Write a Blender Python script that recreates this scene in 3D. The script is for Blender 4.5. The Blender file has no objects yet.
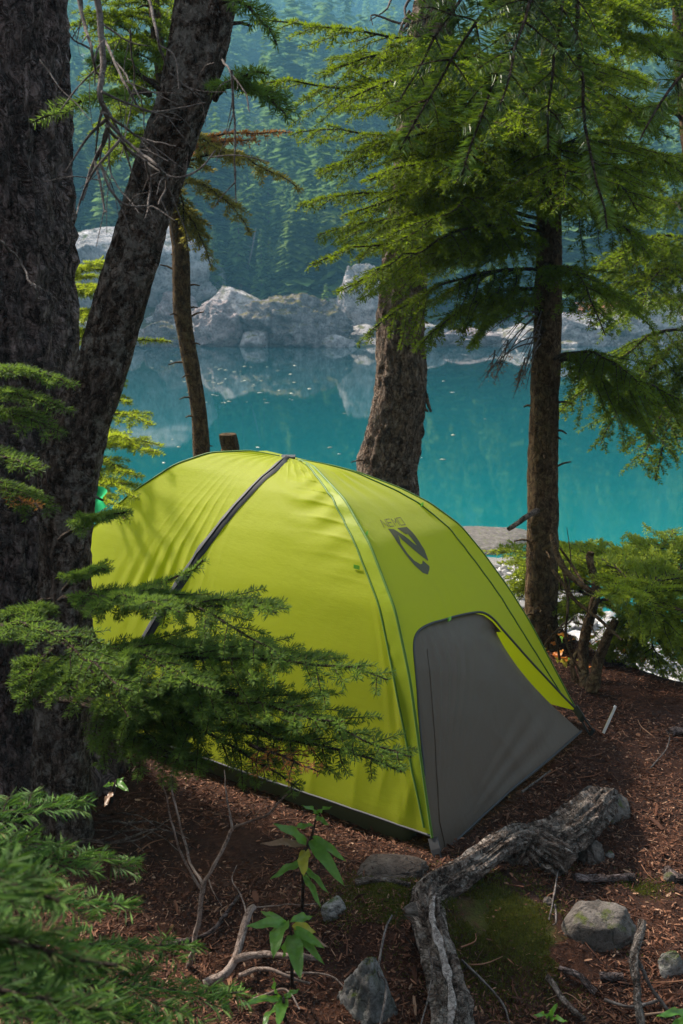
import bpy, math
import numpy as np
from mathutils import Vector
from mathutils.geometry import delaunay_2d_cdt

rng = np.random.default_rng(7)
COL = bpy.context.scene.collection
R = math.radians

# ------------------------------------------------------------------ camera numbers
PITCH, EYE, FPX = R(13.2), 1.6, 995.0
FW = np.array([0, math.cos(PITCH), -math.sin(PITCH)])
UP = np.array([0, math.sin(PITCH), math.cos(PITCH)])
RT = np.array([1.0, 0, 0])
CAM = np.array([0, 0, EYE])
def _ray(px, py): return FW + RT*(px-341.5)/FPX + UP*(512-py)/FPX
def at(px, py, d): return CAM + d*_ray(px, py)                 # at depth d along the view
def aty(px, py, y):
    r = _ray(px, py); return CAM + r*(y/r[1])                  # on the plane Y = y
def atz(px, py, z=0.0):
    r = _ray(px, py); return CAM + r*((z-EYE)/r[2])

# ------------------------------------------------------------------ noise
def _h(i, j, k, s):
    n = (i*374761393 + j*668265263 + k*1274126177 + s*974634777) & 0xffffffff
    n = ((n ^ (n >> 13))*1274126177) & 0xffffffff
    n = ((n ^ (n >> 16))*2246822519) & 0xffffffff
    return ((n ^ (n >> 15)) & 0xffff)/32767.5 - 1.0
def vnoise(P, s=0):
    P = np.asarray(P, float); I = np.floor(P).astype(np.int64); f = P-I; f = f*f*(3-2*f)
    x, y, z = I[..., 0], I[..., 1], I[..., 2]; u, v, w = f[..., 0], f[..., 1], f[..., 2]
    r = 0
    for a in (0, 1):
        for b in (0, 1):
            for c in (0, 1):
                r = r + _h(x+a, y+b, z+c, s)*(u if a else 1-u)*(v if b else 1-v)*(w if c else 1-w)
    return r
def fbm(P, o=4, s=0, gain=.5):
    P = np.asarray(P, float); r = 0; a = 1.0
    for i in range(o):
        r = r + a*vnoise(P, s+i); P = P*2.03+11.7; a *= gain
    return r
def ridged(P, o=4, s=0):
    P = np.asarray(P, float); r = 0; a = 1.0
    for i in range(o):
        r = r + a*(1-2*np.abs(vnoise(P, s+i))); P = P*2.1+5.3; a *= .5
    return r
def unit(v):
    v = np.asarray(v, float); return v/np.maximum(np.linalg.norm(v, axis=-1, keepdims=True), 1e-9)

# ------------------------------------------------------------------ object helpers
class MB:
    """collects geometry with numpy, then links ONE mesh object"""
    def __init__(s): s.v = []; s.f = []; s.m = []; s.t = []; s.sm = []; s.w = []; s.n = 0
    def add(s, V, F, mat=0, tip=None, smooth=True, uvw=None):
        V = np.asarray(V, float).reshape(-1, 3)
        if len(V) == 0 or len(F) == 0: return
        F = np.asarray(F, np.int64)
        s.v.append(V); s.f.append(F+s.n); s.m.append(np.full(len(F), mat)); s.sm.append(np.full(len(F), smooth))
        s.t.append(np.zeros(len(V)) if tip is None else np.broadcast_to(np.asarray(tip, float), (len(V),)))
        s.w.append(V if uvw is None else np.asarray(uvw, float).reshape(-1, 3))
        s.n += len(V)
    def mesh(s, name, mats, origin=(0, 0, 0)):
        me = bpy.data.meshes.new(name)
        V = np.concatenate(s.v)-np.asarray(origin)
        me.vertices.add(len(V)); me.vertices.foreach_set('co', V.astype(np.float32).ravel())
        tot = np.concatenate([np.full(len(f), f.shape[1]) for f in s.f])
        idx = np.concatenate([f.ravel() for f in s.f])
        me.loops.add(len(idx)); me.loops.foreach_set('vertex_index', idx.astype(np.int32))
        me.polygons.add(len(tot))
        me.polygons.foreach_set('loop_start', np.r_[0, np.cumsum(tot)[:-1]].astype(np.int32))
        me.polygons.foreach_set('material_index', np.concatenate(s.m).astype(np.int32))
        me.polygons.foreach_set('use_smooth', np.concatenate(s.sm).astype(bool))
        a = me.attributes.new('tip', 'FLOAT', 'POINT'); a.data.foreach_set('value', np.concatenate(s.t).astype(np.float32))
        a = me.attributes.new('grain', 'FLOAT_VECTOR', 'POINT'); a.data.foreach_set('vector', np.concatenate(s.w).astype(np.float32).ravel())
        me.update(calc_edges=True); me.validate()
        for m in mats: me.materials.append(m)
        return me
    def build(s, name, mats, parent=None):
        if not isinstance(mats, (list, tuple)): mats = [mats]
        org = world_of(parent) if parent else np.zeros(3)
        o = bpy.data.objects.new(name, s.mesh(name, mats, org)); COL.objects.link(o)
        if parent: o.parent = parent
        return o
def world_of(o):
    p = np.zeros(3)
    while o is not None: p = p+np.array(o.location); o = o.parent
    return p
def tag(o, label=None, cat=None, group=None, kind=None):
    if label: o['label'] = label
    if cat: o['category'] = cat
    if group: o['group'] = group
    if kind: o['kind'] = kind
    return o
def thing(name, loc, label, cat, group=None):
    o = bpy.data.objects.new(name, None); COL.objects.link(o); o.location = tuple(float(c) for c in loc)
    o.empty_display_size = .1
    return tag(o, label, cat, group)
def copy_part(src, parent, loc, rot, sc):
    c = src.copy(); COL.objects.link(c); c.parent = parent; c.location = loc; c.rotation_euler = rot; c.scale = (sc,)*3
    return c

# ------------------------------------------------------------------ shapes
def spline(pts, n):
    P = np.asarray(pts, float); k = len(P)
    if k == 2: return P[0]+(P[1]-P[0])*np.linspace(0, 1, n)[:, None]
    Q = np.vstack([2*P[0]-P[1], P, 2*P[-1]-P[-2]])
    t = np.linspace(0, k-1, n); i = np.minimum(t.astype(int), k-2); u = (t-i)[:, None]
    a, b, c, d = Q[i], Q[i+1], Q[i+2], Q[i+3]
    return .5*(2*b+(c-a)*u+(2*a-5*b+4*c-d)*u**2+(3*b-a-3*c+d)*u**3)
def frames(C):
    T = unit(np.gradient(C, axis=0)); ref = np.array([0.03, 1, .02]) if abs(T[0][1]) < .9 else np.array([1., 0, .05])
    N = []; n = unit(ref-T[0]*(ref@T[0]))
    for t in T:
        n = unit(n-t*(n@t)); N.append(n)
    N = np.array(N); return T, N, np.cross(T, N)
def tube(mb, C, r, sides=8, mat=0, disp=None, tip=None, cap=True):
    C = np.asarray(C, float); n = len(C); r = np.broadcast_to(np.asarray(r, float), (n,))
    T, N, B = frames(C)
    a = np.linspace(0, 2*np.pi, sides, endpoint=False)
    rad = np.cos(a)[None, :, None]*N[:, None]+np.sin(a)[None, :, None]*B[:, None]
    rr = np.repeat(r[:, None], sides, 1)
    s = np.r_[0, np.cumsum(np.linalg.norm(np.diff(C, axis=0), axis=1))]
    uvw = np.stack([np.cos(a)[None]*rr, np.sin(a)[None]*rr, np.repeat(s[:, None], sides, 1)+C[0, 0]*3], -1)
    if disp is not None:
        rr = rr*(1+disp(np.broadcast_to(a, rr.shape), np.repeat(s[:, None], sides, 1), rr))
    V = (C[:, None]+rad*rr[..., None]).reshape(-1, 3)
    i = np.arange(n-1)[:, None]*sides; j = np.arange(sides)[None]; k = (j+1) % sides
    F = np.stack([i+j, i+k, i+sides+k, i+sides+j], -1).reshape(-1, 4)
    mb.add(V, F, mat, tip, uvw=uvw)
    if cap:
        for e, ring in ((0, V[:sides]), (n-1, V[-sides:])):
            Vc = np.vstack([ring, C[e]])
            Fc = np.stack([np.arange(sides), (np.arange(sides)+1) % sides, np.full(sides, sides)], -1)
            mb.add(Vc, Fc if e else Fc[:, ::-1], mat, uvw=np.vstack([uvw[e], uvw[e].mean(0)]))
def box(mb, c, sx, sy, sz, X=(1, 0, 0), Y=(0, 1, 0), Z=(0, 0, 1), mat=0):
    X, Y, Z = (np.asarray(v, float) for v in (X, Y, Z)); c = np.asarray(c, float)
    V = [c+X*sx*a/2+Y*sy*b/2+Z*sz*d/2 for a in (-1, 1) for b in (-1, 1) for d in (-1, 1)]
    mb.add(V, [(0, 1, 3, 2), (4, 6, 7, 5), (0, 4, 5, 1), (2, 3, 7, 6), (0, 2, 6, 4), (1, 5, 7, 3)], mat, smooth=False)
_ico = {}
def ico(n):
    if n not in _ico:
        import bmesh
        bm = bmesh.new(); bmesh.ops.create_icosphere(bm, subdivisions=n, radius=1)
        bm.verts.ensure_lookup_table()
        _ico[n] = (np.array([v.co[:] for v in bm.verts]), np.array([[v.index for v in f.verts] for f in bm.faces])); bm.free()
    return _ico[n]
def rock(mb, c, size, seed, sub=4, rough=.25, flat=.6, mat=0, rot=0., point=0.):
    V, F = ico(sub)
    V = V.copy(); o = seed*7.31
    g = np.round(V*1.6+fbm(V*1.3+o, 2)[:, None]*.5)          # facet-like planes
    d = 1+rough*fbm(V*1.1+o, 6, seed, .55)+rough*.4*ridged(V*2.6+o, 5, seed+3)-rough*.5*np.clip(.12-np.abs(vnoise(V*2.2+o+3, seed+9)), 0, 1)/.12*.6
    for k in range(9):                                        # cut with planes: broken faces
        n = unit(np.random.default_rng(seed*31+k).normal(size=3)); h = .62+.3*np.random.default_rng(seed*17+k).random()
        dd = V@n; d = np.where(dd*d > h, d*(.25+.75*h/np.maximum(dd*d, 1e-6)), d)
    P = V*d[:, None]
    if point: P[:, :2] *= (1-point*np.clip(P[:, 2:3], 0, 1))
    P = P*np.asarray(size)
    cz, sz = math.cos(rot), math.sin(rot)
    P = np.stack([P[:, 0]*cz-P[:, 1]*sz, P[:, 0]*sz+P[:, 1]*cz, P[:, 2]], 1)
    mb.add(P+np.asarray(c), F, mat)

# ------------------------------------------------------------------ materials
def mat_new(name):
    m = bpy.data.materials.new(name); m.use_nodes = True
    nt = m.node_tree; nt.nodes.clear()
    return m, nt, nt.nodes, nt.links
def N(nt, typ, **kw):
    n = nt.nodes.new(typ)
    for k, v in kw.items():
        if hasattr(n, k): setattr(n, k, v)
        else: n.inputs[k.replace('_', ' ')].default_value = v
    return n
def coords(nt, scale=(1, 1, 1), kind='Object'):
    mp = nt.nodes.new('ShaderNodeMapping'); mp.inputs['Scale'].default_value = scale
    if kind == 'grain':
        at_ = nt.nodes.new('ShaderNodeAttribute'); at_.attribute_name = 'grain'; nt.links.new(at_.outputs['Vector'], mp.inputs['Vector']); return mp.outputs[0]
    tc = nt.nodes.new('ShaderNodeTexCoord')
    nt.links.new(tc.outputs[kind], mp.inputs['Vector']); return mp.outputs[0]
def noise(nt, vec, scale, detail=5, rough=.6, dist=0):
    n = N(nt, 'ShaderNodeTexNoise'); n.inputs['Scale'].default_value = scale; n.inputs['Detail'].default_value = detail
    n.inputs['Roughness'].default_value = rough; n.inputs['Distortion'].default_value = dist
    if vec is not None: nt.links.new(vec, n.inputs['Vector'])
    return n.outputs['Fac']
def ramp(nt, fac, stops):
    n = nt.nodes.new('ShaderNodeValToRGB'); e = n.color_ramp.elements
    while len(e) < len(stops): e.new(.5)
    for el, (p, c) in zip(e, stops):
        el.position = p; el.color = (c, c, c, 1) if np.isscalar(c) else (*c, 1)
    nt.links.new(fac, n.inputs[0]); return n.outputs[0]
def mix(nt, a, b, fac, blend='MIX'):
    n = nt.nodes.new('ShaderNodeMix'); n.data_type = 'RGBA'; n.blend_type = blend
    for sock, v in ((n.inputs[0], fac), (n.inputs[6], a), (n.inputs[7], b)):
        if isinstance(v, bpy.types.NodeSocket): nt.links.new(v, sock)
        elif np.isscalar(v): sock.default_value = v if sock.type == 'VALUE' else (v, v, v, 1)
        else: sock.default_value = (*v, 1)
    return n.outputs[2]
def mth(nt, op, a, b=0.0):
    n = nt.nodes.new('ShaderNodeMath'); n.operation = op
    for s, v in ((n.inputs[0], a), (n.inputs[1], b)):
        if isinstance(v, bpy.types.NodeSocket): nt.links.new(v, s)
        else: s.default_value = v
    return n.outputs[0]
def bump(nt, h, strength=.5, dist=.01):
    n = nt.nodes.new('ShaderNodeBump'); n.inputs['Strength'].default_value = strength; n.inputs['Distance'].default_value = dist
    nt.links.new(h, n.inputs['Height']); return n.outputs[0]
def surf(nt, col, rough=.8, normal=None, spec=.3, trans=None, tfac=.0, sheen=0):
    b = nt.nodes.new('ShaderNodeBsdfPrincipled'); out = nt.nodes.new('ShaderNodeOutputMaterial')
    for s, v in (('Base Color', col), ('Roughness', rough), ('Specular IOR Level', spec), ('Sheen Weight', sheen)):
        if isinstance(v, bpy.types.NodeSocket): nt.links.new(v, b.inputs[s])
        elif s == 'Base Color': b.inputs[s].default_value = (*v, 1)
        else: b.inputs[s].default_value = v
    if normal is not None: nt.links.new(normal, b.inputs['Normal'])
    res = b.outputs[0]
    if trans is not None:
        t = nt.nodes.new('ShaderNodeBsdfTranslucent'); mx = nt.nodes.new('ShaderNodeMixShader'); mx.inputs[0].default_value = tfac
        if isinstance(trans, bpy.types.NodeSocket): nt.links.new(trans, t.inputs[0])
        else: t.inputs[0].default_value = (*trans, 1)
        if normal is not None: nt.links.new(normal, t.inputs['Normal'])
        nt.links.new(res, mx.inputs[1]); nt.links.new(t.outputs[0], mx.inputs[2]); res = mx.outputs[0]
    nt.links.new(res, out.inputs['Surface']); return b
def rnd_island(nt): return nt.nodes.new('ShaderNodeNewGeometry').outputs['Random Per Island']
def attr(nt, name):
    n = nt.nodes.new('ShaderNodeAttribute'); n.attribute_name = name; return n.outputs['Fac']

def needle_mat(name, dark, light, tipc, trans, tfac=.35, brown=.02, brownc=(.16, .07, .02), rough=.6, spec=.14):
    m, nt, _, _ = mat_new(name)
    r = rnd_island(nt)
    c = ramp(nt, r, [(0, brownc), (brown, dark), (1, light)])
    if brown <= 0: c = ramp(nt, r, [(0, dark), (1, light)])
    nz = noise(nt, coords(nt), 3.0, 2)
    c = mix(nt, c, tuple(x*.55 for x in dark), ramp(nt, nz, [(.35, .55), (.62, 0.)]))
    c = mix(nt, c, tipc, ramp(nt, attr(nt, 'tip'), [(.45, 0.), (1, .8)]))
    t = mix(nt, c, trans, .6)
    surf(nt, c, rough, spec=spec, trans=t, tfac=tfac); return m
def bark_mat(name, dark, mid, light, sc=1.0, crack=26, lich=0.25, stretch=.3, lichc=(.2, .2, .19), strength=1.0, dist=.02):
    m, nt, _, L = mat_new(name)
    v = coords(nt, (sc, sc, sc*stretch), 'grain'); vi = coords(nt, (sc, sc, sc), 'grain')
    wob = noise(nt, vi, 9, 4)
    w = N(nt, 'ShaderNodeVectorMath', operation='MULTIPLY_ADD'); w.inputs[1].default_value = (.10,)*3
    cc = nt.nodes.new('ShaderNodeTexNoise'); cc.inputs['Scale'].default_value = 14; cc.inputs['Detail'].default_value = 4; L.new(vi, cc.inputs['Vector'])
    L.new(cc.outputs['Color'], w.inputs[0]); L.new(v, w.inputs[2])
    f1 = mth(nt, 'ABSOLUTE', mth(nt, 'SUBTRACT', noise(nt, w.outputs[0], crack*.8, 4, .6, .1), .5))
    f2 = mth(nt, 'ABSOLUTE', mth(nt, 'SUBTRACT', noise(nt, w.outputs[0], crack*1.9, 3, .6, .1), .5))
    fis = mth(nt, 'MINIMUM', f1, mth(nt, 'ADD', mth(nt, 'MULTIPLY', f2, 1.4), .015))
    plate = ramp(nt, fis, [(.0, 0.), (.035, .6), (.12, 1.)])
    fine = noise(nt, v, 60, 6, .7)
    flakes = noise(nt, coords(nt, (sc, sc, sc*max(stretch, .5)*1.3), 'grain'), 30, 5, .75)
    col = ramp(nt, fine, [(.36, dark), (.5, mid), (.66, light)])
    col = mix(nt, tuple(x*.35 for x in dark), col, ramp(nt, fis, [(0, .12), (.06, 1.)]))
    col = mix(nt, col, lichc, mth(nt, 'MULTIPLY', ramp(nt, mth(nt, 'ADD', mth(nt, 'MULTIPLY', noise(nt, vi, 26, 6, .75), .8), mth(nt, 'MULTIPLY', noise(nt, vi, 6, 3), .25)), [(.53, 0.), (.62, 1.)]), lich))
    col = mix(nt, col, mix(nt, dark, light, .5), mth(nt, 'MULTIPLY', ramp(nt, flakes, [(.5, 0.), (.62, 1.)]), .35))
    h = mth(nt, 'ADD', mth(nt, 'MULTIPLY', plate, .6), mth(nt, 'ADD', mth(nt, 'MULTIPLY', fine, .45), mth(nt, 'MULTIPLY', flakes, .5)))
    surf(nt, col, .95, bump(nt, h, strength, dist), spec=.06); return m
def rock_mat(name, a, b, c, sc=1.0, moss=None, mossamt=.0, dist=.02, crack=2.2):
    m, nt, _, L = mat_new(name)
    v = coords(nt, (sc,)*3)
    n1 = noise(nt, v, 2.2, 8, .68); n2 = noise(nt, v, 11, 8, .7)
    col = ramp(nt, n1, [(.32, a), (.5, b), (.68, c)])
    col = mix(nt, col, tuple(x*.35 for x in a), ramp(nt, n2, [(.34, .8), (.5, 0.)]))
    vo = nt.nodes.new('ShaderNodeTexVoronoi'); vo.feature = 'DISTANCE_TO_EDGE'; vo.inputs['Scale'].default_value = crack
    wv = N(nt, 'ShaderNodeVectorMath', operation='MULTIPLY_ADD'); wv.inputs[1].default_value = (.5,)*3
    cn = nt.nodes.new('ShaderNodeTexNoise'); cn.inputs['Scale'].default_value = 3; cn.inputs['Detail'].default_value = 6; L.new(v, cn.inputs['Vector'])
    L.new(cn.outputs['Color'], wv.inputs[0]); L.new(v, wv.inputs[2]); L.new(wv.outputs[0], vo.inputs['Vector'])
    ck = ramp(nt, vo.outputs['Distance'], [(0, 0.), (.05, 1.)])
    col = mix(nt, tuple(x*.3 for x in a), col, ramp(nt, vo.outputs['Distance'], [(0, .6), (.03, 1.)]))
    if moss:
        geo = nt.nodes.new('ShaderNodeNewGeometry'); sx = nt.nodes.new('ShaderNodeSeparateXYZ'); L.new(geo.outputs['Normal'], sx.inputs[0])
        f = mth(nt, 'MULTIPLY', ramp(nt, sx.outputs['Z'], [(.3, 0.), (.8, 1.)]), ramp(nt, noise(nt, v, 3.3, 6), [(.6-mossamt*.35, 0.), (.72-mossamt*.35, 1.)]))
        col = mix(nt, col, moss, f)
    h = mth(nt, 'ADD', mth(nt, 'MULTIPLY', n2, .8), mth(nt, 'ADD', mth(nt, 'MULTIPLY', n1, .8), mth(nt, 'MULTIPLY', ck, .25)))
    surf(nt, col, .9, bump(nt, h, 1.0, dist), spec=.25); return m
def plain(name, col, rough=.7, spec=.3, metal=0., vary=.25, sc=20.):
    m, nt, _, _ = mat_new(name)
    c = mix(nt, tuple(x*(1-vary) for x in col), tuple(min(1, x*(1+vary)) for x in col), noise(nt, coords(nt), sc, 4))
    b = surf(nt, c, rough, spec=spec); b.inputs['Metallic'].default_value = metal; return m

M = {}
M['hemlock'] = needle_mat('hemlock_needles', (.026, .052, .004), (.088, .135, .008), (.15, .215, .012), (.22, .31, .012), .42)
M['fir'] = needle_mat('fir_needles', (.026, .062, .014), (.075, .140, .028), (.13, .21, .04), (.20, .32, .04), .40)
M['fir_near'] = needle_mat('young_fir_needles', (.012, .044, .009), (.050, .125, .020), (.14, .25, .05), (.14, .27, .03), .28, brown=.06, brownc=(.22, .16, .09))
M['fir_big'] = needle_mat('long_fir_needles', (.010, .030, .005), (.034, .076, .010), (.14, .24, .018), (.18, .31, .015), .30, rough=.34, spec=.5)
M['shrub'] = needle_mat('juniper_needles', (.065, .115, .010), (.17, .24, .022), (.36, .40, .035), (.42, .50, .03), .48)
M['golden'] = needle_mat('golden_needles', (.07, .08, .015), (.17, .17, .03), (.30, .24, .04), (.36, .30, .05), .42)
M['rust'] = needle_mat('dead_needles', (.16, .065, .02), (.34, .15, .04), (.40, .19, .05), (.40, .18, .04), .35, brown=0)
M['twig'] = bark_mat('twig_bark', (.035, .026, .02), (.07, .05, .04), (.12, .09, .075), 1, 60, .1)
M['deadwood'] = bark_mat('grey_dead_twig', (.07, .058, .055), (.13, .11, .105), (.22, .195, .19), 1, 60, .2, strength=.6, dist=.003)
M['bark_dark'] = bark_mat('fir_bark', (.036, .025, .023), (.16, .118, .112), (.36, .28, .275), 1, 24, .3, .36, (.26, .23, .235), 1., .05)
M['bark_lean'] = bark_mat('lichened_bark', (.024, .015, .011), (.095, .067, .053), (.25, .20, .175), 1, 36, .7, .38, (.28, .26, .24), 1., .035)
M['bark_grey'] = bark_mat('hemlock_bark', (.05, .032, .024), (.15, .105, .078), (.30, .235, .19), 1, 20, .35, .45, (.27, .24, .21), 1., .035)
M['bark_brown'] = bark_mat('brown_bark', (.05, .030, .018), (.105, .066, .036), (.17, .12, .07), 1, 34, .25, .5, (.16, .14, .07), .9, .015)
M['bark_root'] = bark_mat('weathered_root', (.045, .032, .026), (.145, .11, .095), (.32, .275, .245), 1, 34, .5, .3, (.34, .31, .29), 1., .03)
M['rock_grey'] = rock_mat('grey_stone', (.050, .042, .038), (.105, .090, .083), (.18, .158, .147), 6, (.07, .085, .015), .15, .02, 1.4)
M['rock_pale'] = rock_mat('pale_lichened_stone', (.085, .08, .08), (.20, .195, .195), (.34, .335, .335), 7, (.05, .07, .015), .4, .02, 1.6)
M['rock_brown'] = rock_mat('brown_stone', (.05, .036, .03), (.10, .075, .063), (.17, .14, .12), 8, None, 0, .02, 1.5)
M['rock_shore'] = rock_mat('shore_rock', (.20, .175, .185), (.47, .43, .44), (.70, .65, .65), .8, (.13, .12, .04), .35, .5, .8)
M['rock_cliff'] = rock_mat('cliff_rock', (.18, .165, .18), (.39, .37, .39), (.58, .55, .58), .5, (.07, .085, .03), .2, .5, .7)
M['black'] = plain('black_webbing', (.012, .013, .018), .6)
M['trim'] = plain('dark_grey_binding', (.040, .042, .048), .6)
M['alu'] = plain('aluminium', (.62, .62, .66), .35, .5, .9, .1)
M['leaf_dark'] = plain('broad_leaf', (.05, .13, .02), .4, .4, 0, .3, 60)

# ------------------------------------------------------------------ ground
XE = np.array([-60, -6, .3, .9, 1.3, 2.0, 3.0, 60]); YE = np.array([5.6, 5.6, 5.55, 4.5, 3.72, 3.2, 3.0, 2.5])
def ground_z(x, y):
    x = np.asarray(x, float); y = np.asarray(y, float)
    P = np.stack([x, y, np.zeros_like(x)], -1)
    near = np.exp(-((x/4)**2+((y-2.5)/4)**2))
    z = .035*fbm(P*1.3, 3, 5)+near*(.016*fbm(P*6, 4, 9)+.006*fbm(P*22, 3, 2))
    z = z*np.where(np.hypot(x+.2, y-3.4) < 1.2, .6, 1.)
    z = z+.075*np.exp(-(((x-.12)/.16)**2+((y-2.2)/.17)**2))+.035*np.exp(-(((x-.42)/.2)**2+((y-2.36)/.22)**2))
    z = z-.05*np.exp(-(((x-.42)/.3)**2+((y-1.95)/.25)**2))
    e = y-np.interp(x, XE, YE)+.25*fbm(P*.9, 3, 3)
    drop = np.clip(e, 0, 2.6); sl = np.where(drop < .5, drop*drop*.9, .225+(drop-.5)*.97)
    z = z-sl
    far = np.clip(e-2.6, 0, None); z = z-.014*far+.03*np.where(e > 2, fbm(P*2.2, 4, 8), 0)
    xl = 3.15-(y-8.7)*.15+.25*fbm(P*.8, 3, 4)
    z = np.where(e > 1.5, z-np.clip(x-xl, 0, 8)*.22, z)
    z = z-np.clip(y-14.5+.15*np.abs(x-2), 0, 20)*.16
    return np.clip(z, -5.0, 3)
def axis(a, b, c, d, step, far):
    m = np.arange(b, c, step)
    g = lambda p, q: p+(q-p)*np.linspace(0, 1, far)**2.2
    return np.concatenate([g(b, a)[::-1][:-1], m, g(c, d)[1:]])
def sheet(name, xs, ys, zf, mat, kind='structure'):
    X, Y = np.meshgrid(xs, ys, indexing='ij'); Z = zf(X, Y)
    V = np.stack([X, Y, Z], -1).reshape(-1, 3); nx, ny = X.shape
    i = np.arange(nx-1)[:, None]*ny; j = np.arange(ny-1)[None]
    F = np.stack([i+j, i+ny+j, i+ny+j+1, i+j+1], -1).reshape(-1, 4)
    mb = MB(); mb.add(V, F); o = mb.build(name, mat); o['kind'] = kind; return o
def ground_mat():
    m, nt, _, L = mat_new('forest_floor')
    v = coords(nt); n1 = noise(nt, v, 55, 6, .7); n2 = noise(nt, v, 4, 4); n3 = noise(nt, v, 190, 3, .6)
    c = ramp(nt, n1, [(.3, (.014, .006, .004)), (.5, (.042, .017, .010)), (.7, (.09, .040, .023))])
    c = mix(nt, c, (.02, .010, .008), ramp(nt, n2, [(.4, .7), (.6, 0.)]))
    sx = nt.nodes.new('ShaderNodeSeparateXYZ'); L.new(v, sx.inputs[0])
    def blob(cx, cy, rx, ry):
        a = mth(nt, 'POWER', mth(nt, 'ABSOLUTE', mth(nt, 'DIVIDE', mth(nt, 'SUBTRACT', sx.outputs[0], cx), rx)), 2)
        b = mth(nt, 'POWER', mth(nt, 'ABSOLUTE', mth(nt, 'DIVIDE', mth(nt, 'SUBTRACT', sx.outputs[1], cy), ry)), 2)
        return mth(nt, 'ADD', mth(nt, 'ADD', a, b), mth(nt, 'MULTIPLY', noise(nt, v, 7, 5), 1.4))
    for args in ((.42, 2.22, .24, .2), (.12, 2.22, .17, .16)):
        c = mix(nt, c, ramp(nt, n3, [(.3, (.022, .030, .005)), (.7, (.065, .080, .012))]), ramp(nt, blob(*args), [(.0, .9), (1.6/2, .75), (1., 0.)]))
    gr = ramp(nt, n1, [(.3, (.06, .055, .045)), (.5, (.15, .14, .13)), (.75, (.34, .32, .31))])
    c = mix(nt, c, gr, ramp(nt, mth(nt, 'MULTIPLY', sx.outputs[2], -1), [(.55, 0.), (1., 1.)]))
    h = mth(nt, 'ADD', n1, mth(nt, 'MULTIPLY', n3, .5))
    surf(nt, c, .95, bump(nt, h, .9, .012), spec=.15); return m
M['ground'] = ground_mat()
sheet('ground', axis(-70, -1.9, 2.6, 70, .022, 34), axis(-40, 1.5, 4.9, 60, .022, 60), ground_z, M['ground'])

# lake
def lake_mat():
    m, nt, _, L = mat_new('lake_water')
    v = coords(nt); sx = nt.nodes.new('ShaderNodeSeparateXYZ'); L.new(v, sx.inputs[0])
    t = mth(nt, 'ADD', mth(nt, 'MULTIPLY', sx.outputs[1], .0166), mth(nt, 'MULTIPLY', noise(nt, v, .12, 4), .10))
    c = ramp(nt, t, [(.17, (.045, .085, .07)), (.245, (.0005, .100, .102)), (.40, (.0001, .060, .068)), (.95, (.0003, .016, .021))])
    rip = noise(nt, coords(nt, (1.6, .5, 1)), 1.1, 4, .55)
    b = surf(nt, c, .035, bump(nt, rip, .025, .02), spec=.5); b.inputs['IOR'].default_value = 1.33
    return m
M['lake'] = lake_mat()
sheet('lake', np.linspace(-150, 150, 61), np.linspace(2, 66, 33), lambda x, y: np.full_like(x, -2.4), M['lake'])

# far hillside
def hill_z(x, y):
    P = np.stack([x, y, np.zeros_like(x)], -1)
    sh = 62.3+1.6*fbm(P*np.array([.12, 0, 0]), 3, 21)-4.0*np.clip((np.abs(x-3)-40)/60, 0, 1)
    d = y-sh
    z = np.where(d < 0, -2.4+d*.6, np.interp(d, [0, 8, 13, 68, 138, 238, 358, 500, 700], [-2.4, -.6, 1.6, 15, 33, 68, 122, 200, 230]))
    z = z+np.clip(d/6, 0, 1)*(1.0*fbm(P*.16, 4, 31)+4.*fbm(P*.03, 3, 41)*np.clip(d/30, 0, 1))
    return np.maximum(z, -7)
def hill_mat():
    m, nt, _, L = mat_new('hillside'); v = coords(nt)
    c = ramp(nt, noise(nt, v, .5, 7, .7), [(.35, (.03, .04, .015)), (.5, (.06, .065, .03)), (.62, (.10, .095, .08)), (.8, (.24, .23, .22))])
    surf(nt, c, .95, bump(nt, noise(nt, v, 1.3, 7, .7), 1., .5)); return m
M['hill'] = hill_mat()
sheet('hillside', np.linspace(-330, 330, 241), 58+500*np.linspace(0, 1, 190)**1.7, hill_z, M['hill'])

# ------------------------------------------------------------------ conifer boughs
def needles(mb, P, T, U, L, W, mat, tip, r, spread=.75, fwd=(.75, 1.15)):
    n = len(P); S = unit(np.cross(T, U)); U2 = np.cross(S, T)
    side = np.where(r.random(n) < .5, -1., 1.); ang = r.normal(0, spread, n)
    rad = S*(side*np.cos(ang))[:, None]+U2*(np.sin(np.abs(ang))*np.where(r.random(n) < .72, 1, -1))[:, None]
    f = r.uniform(*fwd, n)[:, None]
    D = T*np.cos(f)+rad*np.sin(f)
    Wv = unit(np.cross(D, U2+r.normal(0, .5, (n, 3))))
    Ln = (L*r.uniform(.75, 1.15, n))[:, None]
    b = P; m = P+D*Ln*.5; t = P+D*Ln-U2*Ln*.06
    V = np.stack([b, m+Wv*W/2, t, m-Wv*W/2], 1).reshape(-1, 3)
    F = np.arange(4*n).reshape(n, 4)
    tt = np.repeat(np.broadcast_to(tip, (n,)), 4)
    mb.add(V, F, mat, tt, smooth=False)
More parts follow.
